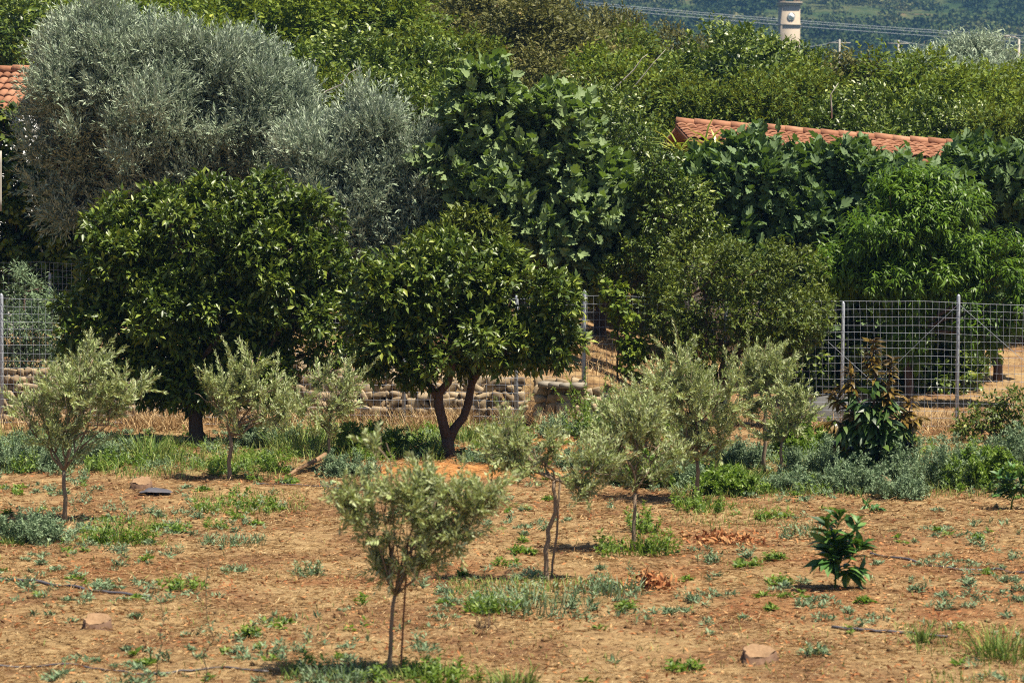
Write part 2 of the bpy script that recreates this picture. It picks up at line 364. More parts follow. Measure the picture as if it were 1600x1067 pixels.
# ------------------------------------------------------------------ crowns
def lobes_px(ls, d, depth=1.0):
    out = []
    for q in ls:
        px, py, rx, ry = q[:4]; dd = d + (q[4] if len(q) > 4 else 0); s = SC(dd)
        a, b = rx/s, ry/s
        out.append((W(px, py, dd), np.array((a, (a+b)/2*depth, b))))
    return out
def crown(mb, lobes, rs, dens, clump, nl, L, Wd, Lt, tm, up=.25, spread=.5, hang=.15, along=.5, nrand=.6, inner=.06, ragged=.18, upn=1.0, outn=.15):
    lobes = [(c, np.maximum(r - .7*clump, .45*r)) for c, r in lobes]      # the twigs reach past the lobe
    cs = [l[0] for l in lobes]; rr = [l[1] for l in lobes]
    O, T, OC, OD = [], [], [], []
    for k, (c, r) in enumerate(lobes):
        area = 4*math.pi*((((r[0]*r[1])**1.6 + (r[0]*r[2])**1.6 + (r[1]*r[2])**1.6)/3)**(1/1.6))
        nc = max(6, int(area/(math.pi*clump**2)*1.25))
        cd = rdir(rs, nc)
        cc = c + cd*r*(.82 + ragged*rs.normal(size=(nc, 1)))
        keep = np.ones(nc, bool)
        for j in range(len(lobes)):
            if j == k: continue
            keep &= ~((np.sum(((cc-cs[j])/(rr[j]*.72))**2, 1) < 1) & (rs.random(nc) > inner))
        cc, cd = cc[keep], cd[keep]; nc = len(cc)
        if nc == 0: continue
        cr = clump*(.55 + .8*rs.random(nc))
        nt_ = np.maximum(2, (dens*4*math.pi*cr**2*.62).astype(int))
        idx = np.repeat(np.arange(nc), nt_); n = len(idx)
        d2 = unit(rdir(rs, n) + .55*cd[idx])
        O.append(cc[idx] + d2*(cr[idx]*(.55+.5*rs.random(n)))[:, None])
        T.append(unit(.65*d2 + .35*cd[idx] + np.array((0, 0, up)) + spread*rs.normal(size=(n, 3))))
        OC.append(np.repeat(rs.random(nc), nt_)); OD.append(unit(.6*d2 + .6*cd[idx]))
        ni = int(n*inner)                                       # a few twigs deep inside, their tone lowered to paint the crown's inner shade
        if ni:
            O.append(c + rdir(rs, ni)*r*(rs.random((ni, 1))**.5*.8)); T.append(rdir(rs, ni)); OC.append(rs.random(ni)*.5); OD.append(rdir(rs, ni))
    O = np.concatenate(O); T = np.concatenate(T); OC = np.concatenate(OC); OD = np.concatenate(OD)
    n = len(O); O = np.repeat(O, nl, 0); T = np.repeat(T, nl, 0); OC = np.repeat(OC, nl); OD = np.repeat(OD, nl, 0)
    m = n*nl; j = np.tile(np.arange(nl), n)/max(1, nl-1)
    Q = rdir(rs, m); Q = unit(Q - T*np.sum(Q*T, 1, keepdims=True))
    lt = np.repeat(Lt*(.6+.8*rs.random(n)), nl)
    P = O + T*(lt*(j-.3))[:, None]
    al = along + .5*(j**2)
    D = T*al[:, None] + Q*.8 + np.array((0, 0, -hang))
    N = np.array((0, 0, upn)) + nrand*rs.normal(size=(m, 3)) + T*.3 + outn*OD
    sz = .65 + .6*rs.random(m)
    rnd = np.clip(.25*OC + .45*rs.random(m) + .3*j*rs.random(m) + .05, 0, 1)
    leaves(mb, P, D, N, L*sz, Wd*sz, rnd, tm)

def limbs(mb, base, fork, lobes, rs, r0, r1=.02, extra=2, seg=7):
    tube(mb, bend(base, fork, rs, 7, .04), np.linspace(r0, r0*.72, 7), seg)
    for c, r in lobes:
        e = c + np.array((0, 0, -.15))*r
        tube(mb, bend(fork, e, rs, 7, .07), np.linspace(r0*.5, r1, 7), 6)
        for k in range(extra):
            p = c + rdir(rs, 1)[0]*r*.75
            tube(mb, bend(e, p, rs, 5, .08), np.linspace(r1, r1*.35, 5), 5)

def tree(name, label, cat, base, fork, lobes, leafm, barkm, rs, r0, group=None, crown_name="crown", **kw):
    base = np.asarray(base, float)
    root = empty(name, base, label, cat, group)
    t = MB(); limbs(t, base - np.array((0, 0, .08)), fork, lobes, rs, r0)
    t.build("trunk", barkm, root, smooth=True, origin=base)
    c = MB(); crown(c, lobes, rs, **kw)
    c.build(crown_name, leafm, root, origin=base)
    return root
def RS(k): return np.random.RandomState(k)

CIT = dict(dens=58, clump=.24, nl=7, L=.125, Wd=.050, Lt=.15, tm=FOLD, up=.3, spread=.45, hang=.12, along=.65)
# left orange tree
b = GP(308, 694); d = b[1]
tree("orange_tree", "broad dark orange tree whose wide crown hangs almost to the ground below the silver olives", "tree", b, W(306, 640, d),
     lobes_px([(300,375,112,88), (205,425,88,88), (425,395,88,85), (150,500,60,62), (300,490,122,105), (462,478,80,78), (225,580,84,56), (390,585,92,58), (310,598,80,50), (345,325,75,45), (260,310,50,45), (510,430,48,54), (505,535,50,48), (130,470,50,56), (180,350,50,50), (480,350,45,45), (150,565,48,40), (420,330,50,50)], d),
     M_citrus, M_barkd, RS(1), .13, **CIT)
# right orange tree with the forked trunk
b = GP(700, 716); d = b[1]; rs = RS(2)
root = empty("orange_tree", b, "round orange tree with a bare trunk forking into two dark stems", "tree")
t = MB()
tube(t, np.array([b+np.array((0,0,-.1)), W(700,700,d), W(699,684,d)]), [.12,.095,.085], 8)
tube(t, np.array([W(699,688,d), W(692,660,d), W(685,632,d), W(686,614,d), W(700,598,d-.1), W(708,565,d-.1), W(700,500,d)]), [.078,.07,.068,.062,.055,.045,.02], 8)
tube(t, np.array([W(685,625,d), W(674,606,d), W(660,580,d+.1), W(630,540,d+.1), W(600,500,d)]), [.05,.045,.04,.03,.015], 7)
tube(t, np.array([W(700,690,d), W(711,668,d+.1), W(724,652,d+.15), W(731,632,d+.2), W(737,600,d+.2), W(750,575,d+.2), W(770,520,d+.1), W(800,470,d)]), [.075,.066,.06,.062,.052,.045,.035,.015], 8)
tube(t, np.array([W(737,600,d+.2), W(728,560,d+.3), W(730,480,d+.4), W(735,420,d+.3)]), [.045,.04,.03,.012], 7)
tube(t, np.array([W(750,575,d+.2), W(790,550,d), W(840,530,d-.2)]), [.035,.03,.012], 6)
t.build("trunk", M_barkd, root, smooth=True, origin=b)
c = MB(); crown(c, lobes_px([(645,445,78,68), (728,425,85,62), (815,462,72,66), (600,515,56,62), (700,505,112,72), (845,520,55,58), (640,560,66,36), (775,535,95,40), (590,560,35,32), (868,535,38,44), (690,400,55,42), (622,420,50,50), (572,485,38,52), (855,475,48,56)], d), rs, **CIT)
c.build("crown", M_citrus, root, origin=b)

d = 48.4; x = W(715, 450, d)[0]; b = np.array((x, d, gz(x, d)))
tree("citrus_tree", "shaded citrus tree filling the gap between the round orange tree and the tall fig", "tree", b, W(712, 470, d),
     lobes_px([(720,362,50,46), (668,395,46,46), (775,395,50,46), (720,430,80,50)], d), M_bush, M_barkd, RS(48), .08, **CIT)
# bush growing over the fence
b = GP(1125, 655); d = 44.72; b = np.array((b[0], 45.3, gz(b[0], 45.3)))
tree("citrus_bush", "wide olive green citrus bush growing over the wire fence left of the peach tree", "bush", b, W(1120, 600, d),
     lobes_px([(1045,490,60,62), (1100,450,95,72), (1210,480,88,86), (1110,530,112,68), (1050,550,62,46), (1235,545,56,50), (1165,425,70,48), (1260,500,48,50)], d),
     M_bush, M_barkd, RS(3), .09, ragged=.28, dens=52, clump=.28, nl=7, L=.08, Wd=.034, Lt=.14, tm=FOLD, up=.2, spread=.5, hang=.1)
d = 48.5; x = W(1050, 450, d)[0]; b = np.array((x, d, gz(x, d)))
tree("citrus_tree", "fresh green citrus tree squeezed between the tall fig and the dark fig", "tree", b, W(1040, 470, d),
     lobes_px([(1045,330,62,75), (1075,400,70,60), (1010,400,55,60), (1030,270,40,38), (980,440,55,45), (1110,440,60,40)], d),
     M_citrus, M_barkd, RS(4), .08, dens=62, clump=.28, nl=7, L=.085, Wd=.038, Lt=.14, tm=FOLD, up=.3)

# silver olives
OL = dict(dens=72, clump=.34, nl=20, L=.105, Wd=.024, Lt=.46, tm=RHOMB, up=.75, spread=.35, hang=0, along=.9, nrand=.9, ragged=.3, outn=0)
d = 51.5; x = W(215, 400, d)[0]; b = np.array((x, d, gz(x, d)))
tree("olive_tree", "huge silver grey olive tree towering at the left, the tallest crown near the fence", "tree", b, W(215, 470, d),
     lobes_px([(185,110,115,95), (122,195,66,92), (225,210,130,110), (330,165,100,95), (300,270,110,80), (420,190,70,85), (400,290,85,70), (160,300,70,60,.5), (250,340,70,50), (95,130,48,66), (150,55,58,52), (240,75,72,55), (370,240,80,80), (440,260,60,70), (250,280,90,80), (300,110,70,60), (80,230,50,60), (440,140,42,60), (345,110,40,50), (120,300,50,60), (462,205,58,72), (505,262,52,56), (390,150,50,60)], d),
     M_olive, M_barkd, RS(5), .22, **OL)
d = 49.5; x = W(545, 400, d)[0]; b = np.array((x, d, gz(x, d)))
tree("olive_tree", "lower silver olive tree with a pointed top between the two orange trees", "tree", b, W(545, 470, d),
     lobes_px([(565,235,62,70), (500,270,65,60), (600,310,75,65), (520,350,80,65), (650,290,40,45), (590,380,60,45), (572,190,42,58), (475,340,60,60), (665,320,48,42), (540,290,70,70), (470,230,50,60), (620,250,50,55), (560,420,60,50), (640,360,50,45)], d),
     M_olive, M_barkd, RS(6), .14, **OL)

# fig trees
FG = dict(dens=24, clump=.40, nl=10, L=.185, Wd=.155, Lt=.42, tm=FIG, up=.8, spread=.35, hang=-.05, along=.75, nrand=.5, inner=.05, outn=.55, ragged=.3, upn=.8)
d = 49.3; x = W(850, 450, d)[0]; b = np.array((x, d, gz(x, d)))
tree("fig_tree", "tall fig tree with large lobed leaves and an upright tip behind the round orange tree", "tree", b, W(850, 470, d),
     lobes_px([(770,215,62,55), (850,225,75,65), (915,290,78,75), (800,305,90,75), (870,370,90,60), (960,335,55,65), (742,150,18,38), (885,185,40,40), (720,265,35,45), (920,400,55,40)], d),
     M_fig, M_barkd, RS(7), .12, **FG)
d = 50.5; x = W(1240, 450, d)[0]; b = np.array((x, d, gz(x, d)))
tree("fig_tree", "spreading dark fig tree half covering the long tiled roof", "tree", b, W(1240, 450, d),
     lobes_px([(1150,285,74,62), (1230,292,80,56), (1320,300,76,54), (1410,312,70,48), (1462,335,56,46), (1195,266,34,34), (1340,280,30,30), (1110,300,40,40), (1180,365,85,58), (1280,360,80,58), (1350,350,70,50), (1215,410,90,45), (1120,350,45,50), (1330,440,90,60), (1250,480,70,60), (1420,500,90,60), (1340,540,60,40)], d),  # the lowest lobes are added to fill in the deep shade behind the fence
     M_figd, M_barkd, RS(8), .13, **FG)
d = 51.5; x = W(1560, 450, d)[0]; b = np.array((x, d, gz(x, d)))
tree("fig_tree", "smaller dark fig tree at the right edge beyond the peach tree", "tree", b, W(1560, 430, d),
     lobes_px([(1545,300,62,52), (1595,300,58,55), (1590,370,50,50), (1510,300,36,28), (1580,440,60,50), (1520,480,50,60)], d),
     M_figd, M_barkd, RS(9), .09, **FG)
# peach tree
d = 48.2; x = W(1420, 560, d)[0]; b = np.array((x, d, gz(x, d)))
tree("peach_tree", "bright green peach tree with narrow drooping leaves behind the right stretch of fence", "tree", b, W(1420, 520, d),
     lobes_px([(1400,350,95,62), (1345,405,72,52), (1470,395,82,68), (1420,435,110,48), (1482,310,48,42), (1560,425,50,45), (1425,525,38,38), (1540,520,48,30), (1420,300,40,30), (1590,470,40,30)], d),
     M_peach, M_barkd, RS(10), .09, dens=62, clump=.28, nl=9, L=.14, Wd=.032, Lt=.26, tm=CURVE, up=.35, spread=.45, hang=.55, along=.45, nrand=.35)
d = 50.2; x = W(1370, 560, d)[0]; b = np.array((x, d, gz(x, d)))  # leafy mass added to stand in for the black shade under the peach
tree("shade_filler_shrub", "dark leafy shrub added to stand in for deep shade beneath the peach tree", "shrub", b, W(1370, 600, d),
     lobes_px([(1290,560,66,66), (1350,595,80,66), (1420,605,80,66,.3), (1480,590,60,74,.6), (1250,540,60,60,1), (1500,520,60,60,1), (1380,510,80,60,.8), (1310,490,70,60,1.2)], d), M_citrus, M_barkd, RS(47), .04,
     dens=40, clump=.25, nl=7, L=.11, Wd=.06, Lt=.2, tm=BIG, up=.3)
d = 44.8; x = W(965, 560, d)[0]; b = np.array((x, d, gz(x, d)))
tree("climbing_vine", "slim bright yellow green vine climbing the fence wires left of the citrus bush", "vine", b, W(968, 540, d),
     lobes_px([(962,470,20,36), (978,520,18,34), (950,454,16,16), (985,560,22,38)], d), M_grove, M_barkd, RS(49), .02,
     dens=60, clump=.11, nl=5, L=.08, Wd=.065, Lt=.12, tm=BIG, up=.1, hang=.3)
# left-edge growth behind the fence
d = 52.8; x = W(10, 500, d)[0]; b = np.array((x, d, gz(x, d)))
tree("climbing_vine", "dark broad-leaved vine climbing at the left edge in front of the white house", "vine", b, W(15, 400, d),
     lobes_px([(14,275,30,42), (15,340,40,40), (-30,300,45,60), (8,192,20,24), (95,365,60,52), (130,400,60,50), (60,390,55,50), (50,310,55,60), (100,320,55,60), (30,240,35,40), (20,380,60,40), (15,440,66,56), (90,445,70,56)], d), M_citrus, M_barkd, RS(11), .05,  # thickened with extra dark lobes that stand in for shade on the wall
     dens=42, clump=.2, nl=6, L=.11, Wd=.09, Lt=.15, tm=BIG, up=0, hang=.4)
d = 46.3; x = W(60, 600, d)[0]; b = np.array((x, d, gz(x, d)))
tree("wild_shrub", "grey green wild shrub pressing through the fence at the left edge", "shrub", b, W(55, 600, d),
     lobes_px([(40,450,38,40), (20,520,50,60), (75,520,40,55), (60,590,60,45), (10,600,40,50)], d), M_weedb, M_barkd, RS(12), .04,
     dens=60, clump=.2, nl=8, L=.09, Wd=.022, Lt=.2, tm=RHOMB, up=.5)

# ------------------------------------------------------------------ young olives
def shoots(lf, st, lobes, rs, n, sl, L, Wd, up=.65, step=.02, tm=RHOMB, srad=.0028):
    vol = np.array([np.prod(r)**(2/3) for c, r in lobes]); pk = np.repeat(rs.choice(len(lobes), n//4+1, p=vol/vol.sum()), 4)[:n]; bc = None; cnt_ = 0
    for k in pk:
        c, r = lobes[k]
        if cnt_ % 4 == 0 or bc is None: dv0 = rdir(rs, 1)[0]; q0 = rs.random()**.5*.95
        bc = 1; cnt_ += 1; dv = unit(dv0 + rs.normal(size=3)*.18); s0 = c + dv*r*q0            # shoots spring in bunches
        T = unit(dv*.65 + np.array((0, 0, up)) + rs.normal(size=3)*.4)
        ln = sl*(.4 + .75*rs.random() + (.75 if rs.random() < .1 else 0)); s0 = s0 - T*ln*.4
        pts = bend(s0, s0 + T*ln, rs, 4, .06); tube(st, pts, np.linspace(srad, srad*.4, 4), 3, cap=False)
        m = int(ln/step); t = (np.arange(m)+.5)/m
        P = s0 + T*(ln*t)[:, None]; P = np.repeat(P, 2, 0); mm = len(P)
        Q = rdir(rs, mm); Q = unit(Q - T*(Q@T)[:, None]); Q[1::2] = -Q[0::2]
        D = T*.75 + Q*(.75-.25*np.repeat(t, 2))[:, None]
        sz = (.7+.5*rs.random(mm))*(1-.35*np.repeat(t, 2)**3)
        rnd = np.clip(.15*rs.random() + .55*rs.random(mm) + .28*np.repeat(t, 2), 0, 1)
        leaves(lf, P, D, np.array((0, 0, .6)) + rs.normal(size=(mm, 3))*.8, L*sz, Wd*sz, rnd, tm)
def young_olive(label, base, fork, lobes, seed, n, r0, stake=None, sl=.42, lmul=1.0, mid=None):
    rs = RS(seed); b = GP(*base); d = b[1]; s = SC(d)
    root = empty("young_olive_tree", b, label, "tree", "young olive trees planted in the field")
    lob = [(c, r*(.95 if 950 < base[0] < 1150 else .84)) for c, r in lobes_px(lobes, d)]
    fk = W(fork[0], fork[1], d)
    t = MB()
    pts = [b + np.array((0, 0, -.06))] + ([W(q[0], q[1], d) for q in mid] if mid else []) + [fk]
    fine = []
    for i in range(len(pts)-1):
        seg = bend(pts[i], pts[i+1], rs, 5, .025); fine += list(seg[:-1])
    fine.append(pts[-1]); tube(t, np.array(fine), np.linspace(r0, r0*.7, len(fine)), 7)
    for c, r in lob:
        e = c + np.array((0, 0, .1))*r
        tube(t, bend(fk, e, rs, 6, .08), np.linspace(r0*.55, r0*.22, 6), 5)
        for k in range(4):
            p = c + unit(rdir(rs, 1)[0] + np.array((0, 0, .3)))*r*.8
            st0 = fk + (e-fk)*(.25+.7*rs.random())
            tube(t, bend(st0, p, rs, 5, .07), np.linspace(r0*.26, r0*.08, 5), 4)
    lf = MB(); shoots(lf, t, lob, rs, int(n*.82), sl*1.0, .062*lmul, .017*lmul)
    t.build("trunk", M_barko, root, smooth=True, origin=b)
    lf.build("crown", M_yolive, root, origin=b)
    return root
YO = [
 ("blurred young olive tree at the front with a rusty stake beside its thin trunk", (608,1058), (617,930), [(600,800,85,70), (690,800,90,72), (645,860,85,55), (535,768,58,40), (735,785,55,48), (600,895,48,34), (690,760,72,38), (590,700,22,36), (765,770,42,36), (640,768,64,46)], 21, 540, .020, [(611,1000)], .30, 1.12),
 ("bushy young olive tree at the left edge with a dark trunk in the open field", (102,812), (100,735), [(115,615,92,66), (55,640,58,48), (175,635,58,42), (105,680,70,42), (145,565,30,42), (200,610,30,32), (20,640,25,35)], 22, 360, .030, None, .44, 1.2),
 ("young olive tree with a bare forked trunk in front of the broad dark orange tree", (357,752), (360,680), [(375,610,70,52), (330,615,42,42), (420,610,46,52), (385,660,60,36), (395,565,26,36), (440,650,30,40)], 23, 210, .032, None, .44, 1.2),
 ("small thin young olive tree standing between the two orange trees", (513,738), (514,680), [(510,620,52,42), (470,630,36,40), (540,610,32,42), (515,660,52,28), (500,590,30,30)], 24, 130, .024, None, .44, 1.2),
 ("young olive tree with a twisted pale trunk whose two leafy arms droop apart", (856,905), (866,750), [(800,700,42,40), (825,720,46,30), (930,730,42,54), (905,762,42,26), (858,690,24,36), (775,715,30,28), (790,670,30,26)], 25, 270, .026, [(852,860),(868,800)], .36, 1.05),
 ("young olive tree on a dark trunk ringed by bright weeds right of the drooping one", (988,858), (992,770), [(990,690,58,58), (955,700,46,44), (1030,700,48,48), (990,742,58,24), (1000,640,40,38), (965,650,30,30)], 26, 280, .024, None, .40, 1.1),
 ("tall young olive tree with a broad pale crown in the middle of the olive row", (1090,782), (1089,720), [(1085,640,66,58), (1045,600,46,44), (1125,620,42,56), (1080,690,66,38), (1065,575,26,32), (1130,680,38,36), (1095,600,45,40)], 27, 360, .030, None, .46, 1.2),
 ("young olive tree with a long dark straight trunk under the citrus bush", (1194,742), (1196,640), [(1185,590,46,40), (1210,580,34,40), (1165,620,34,32), (1195,550,26,28), (1170,575,30,30)], 28, 160, .030, None, .44, 1.2),
 ("low pale young olive tree on a reddish brown stem beside the dark straight trunk", (1219,748), (1221,690), [(1235,650,42,38), (1210,670,36,32), (1265,640,24,28), (1240,620,26,24)], 29, 130, .026, None, .36, 1.15),
 ("grey young olive tree half hidden behind the tall pale one near the stone wall", (1010,742), (1010,690), [(1000,640,52,46), (1030,610,42,44), (970,660,42,38), (1010,680,45,30)], 30, 170, .026, None, .42, 1.2),
]
for lab, base, fork, lob, sd_, n, r0, mid, sl, lm in YO:
    young_olive(lab, base, fork, lob, sd_, n, r0, None, sl, lm, mid)

def stake(label, base, top, r, mat, name="stake"):
    b = GP(*base); d = b[1]; m = MB(); rs = RS(int(base[0]))
    tube(m, bend(b - np.array((0, 0, .15)), W(top[0], top[1], d), rs, 5, .006), r, 6)
    return tag(m.build(name, mat, None, smooth=True, origin=b), label, "stake")
stake("rusty thin stake leaning beside the blurred front olive", (623,1055), (637,850), .009, M_stakew)
stake("grey wooden stake against the twisted trunk of the drooping olive", (862,900), (876,742), .013, M_barko)
stake("short wooden stake under the avocado sapling beside a stump", (1387,750), (1386,700), .022, M_stakew)

# ------------------------------------------------------------------ saplings
def stem_plant(name, label, cat, base, stems, leafm, barkm, seed, n, L, Wd, tm, hang=.3, r0=.015, newm=None, newtop=.3, along=.5, whorl=1.0):
    rs = RS(seed); b = GP(*base); d = b[1]; root = empty(name, b, label, cat)
    t = MB(); lf = MB(); nw = MB(); hasn = False
    for k, (tx, ty, tw) in enumerate(stems):
        e = W(tx, ty, d + rs.normal()*.08); s0 = b if k == 0 else b + (W(stems[0][0], stems[0][1], d)-b)*(rs.random()*.45)
        pts = bend(s0, e, rs, 7, .05); tube(t, pts, np.linspace(r0*(1 if k == 0 else .6), r0*.3, 7), 6)
        m = int(n*tw); u = .12 + .88*rs.random(m)**.8
        P = np.stack([np.interp(u, np.linspace(0, 1, 7), pts[:, q]) for q in range(3)], 1)
        Q = rdir(rs, m); Q[:, 2] *= .3; Q = unit(Q); T = unit((e-s0)[None])
        D = Q*whorl + T*(along + .5*(u[:, None]**4)) + np.array((0, 0, -hang))*(1-u[:, None]*.3)
        N = np.array((0, 0, 1.0)) + rs.normal(size=(m, 3))*.35
        sz = (.7+.5*rs.random(m))*(1-.4*u**4)
        rn = rs.random(m); top = (u > 1-newtop) if newm else np.zeros(m, bool)
        leaves(lf, P[~top], D[~top], N[~top], (L*sz)[~top], (Wd*sz)[~top], rn[~top], tm)
        if top.any():
            hasn = True; leaves(nw, P[top], D[top], N[top], (L*sz)[top]*.8, (Wd*sz)[top]*.8, rn[top], tm)
    t.build("stem", barkm, root, smooth=True, origin=b); lf.build("foliage", leafm, root, origin=b)
    if hasn:
        o = nw.build("new_growth", newm, root, origin=b); o["label"] = "reddish bronze new leaves at the tips"
    return root
stem_plant("avocado_sapling", "young avocado tree with drooping glossy leaves and bronze tips in front of the fence", "tree", (1372,752),
           [(1365,530,1.3), (1300,610,.8), (1425,620,.8), (1340,650,.7), (1400,660,.8), (1385,600,.8), (1325,575,.6), (1425,690,.8), (1310,690,.8), (1395,560,.6), (1350,700,.7), (1290,660,.5), (1440,650,.5)], M_avo, M_barkd, 41, 190, .27, .08, CURVE, hang=.75, r0=.028, newm=M_avon, newtop=.33)
stem_plant("sapling", "dark green broad-leaved sapling standing alone on the bare soil at the right", "sapling", (1305,918),
           [(1312,805,1.3), (1290,815,.8), (1340,815,.8), (1350,850,.5), (1285,880,.7), (1345,890,.6), (1300,850,.7)], M_sap, M_weedg, 42, 34, .23, .085, BIG, hang=.05, r0=.012, along=.7)
stem_plant("sapling", "dark glossy sapling with upright broad leaves cut by the right edge", "sapling", (1580,792),
           [(1580,730,1), (1560,740,.8), (1600,738,.8), (1545,765,.6), (1610,770,.8), (1570,760,.8)], M_sap, M_weedg, 43, 30, .17, .06, BIG, hang=.1, r0=.012, along=.7)
stem_plant("sapling", "tiny broad-leaved sapling with two leaf rosettes behind the lone dark sapling", "sapling", (1368,800),
           [(1352,783,.8), (1375,795,1)], M_sap, M_weedg, 44, 16, .12, .045, BIG, hang=.05, r0=.008, along=.6)
b = GP(1555, 690); d = b[1]
tree("citrus_shrub", "yellowish green citrus shrub in front of the fence at the right edge", "shrub", b, W(1555, 680, d),
     lobes_px([(1555,650,40,28), (1590,665,40,35), (1525,665,30,24), (1570,690,50,24), (1572,628,16,20)], d), M_bush, M_barkd, RS(45), .03,
     dens=55, clump=.2, nl=6, L=.075, Wd=.035, Lt=.14, tm=FOLD, up=.3)
d = 53.0; x = W(1095, 260, d)[0]; b = W(1095, 262, d)
stem = empty("strap_leaf_plant", np.array((x, d, gz(x, d))), "yellow green plant with long arching strap leaves beside the long tiled roof", "plant")
o0 = np.array((x, d, gz(x, d))); t = MB(); lf = MB(); rs = RS(46)
for px, py in ((1062,240), (1100,238), (1120,240)):
    e = W(px, py, d+rs.normal()*.1); tube(t, bend(o0, e, rs, 6, .03), np.linspace(.04, .025, 6), 6)
    m = 22; D = rdir(rs, m)*np.array((1, 1, .4)) + np.array((0, 0, .75))
    leaves(lf, np.repeat(e[None], m, 0) + rs.normal(size=(m, 3))*.03, D, np.array((0, 0, 1.0))+rs.normal(size=(m, 3))*.2, .45+.3*rs.random(m), .055, rs.random(m), CURVE)
t.build("stem", M_barko, stem, smooth=True, origin=o0); lf.build("foliage", M_strap, stem, origin=o0)

# ------------------------------------------------------------------ grove behind
def proto_tree(name, leafm, seed, L, Wd, dens, tm=RHOMB, nl=8, tall=1.0, up=.3, clump=.42, Lt=.2):
    rs = RS(seed); R = 2.1; Hh = 4.5
    lob = [(np.array((0, 0, 2.7)), np.array((1.55, 1.55, 1.5)))]
    for k in range(9):
        a = k*2.4 + rs.random(); rr_ = 1.15*(.7+.5*rs.random()); z = 1.5 + 1.9*rs.random()
        lob.append((np.array((math.cos(a)*rr_, math.sin(a)*rr_, z)), np.array((1, 1, .85))*(.75+.35*rs.random())))
    for k in range(3):
        a = rs.random()*6.28; lob.append((np.array((math.cos(a)*.6, math.sin(a)*.6, 3.7)), np.array((.7, .7, .7))*(.8+.3*rs.random())))
    root = empty(name, (0, 0, 0), "", "tree")
    t = MB(); limbs(t, np.array((0, 0, -.3)), np.array((.05, 0, .9)), lob, rs, .14, extra=0, r1=.015); t.build("trunk", M_barkd, root, smooth=True)
    c = MB(); crown(c, lob, rs, dens=dens, clump=clump, nl=nl, L=L, Wd=Wd, Lt=Lt, tm=tm, up=up, spread=.5, hang=.12, inner=.08, ragged=.17)
    c.build("crown", leafm, root); return root
PR = {'y': proto_tree("citrus_tree", M_grove, 51, .092, .041, 46), 'g': proto_tree("citrus_tree", M_grove2, 52, .092, .041, 46),
      'c': proto_tree("citrus_tree", M_citrus, 53, .098, .044, 44), 'b': proto_tree("dry_tree", M_brown, 54, .085, .035, 42),
      'o': proto_tree("olive_tree", M_olive, 55, .11, .026, 60, nl=12, up=.6, Lt=.3)}
used = set()
def top_of(o):
    c = [q for q in o.children if q.name.startswith('crown')][0].data; a = np.zeros(len(c.vertices)*3, np.float32); c.vertices.foreach_get('co', a); return float(np.percentile(a[2::3], 99.7))
TOP = {k: top_of(o) for k, o in PR.items()}
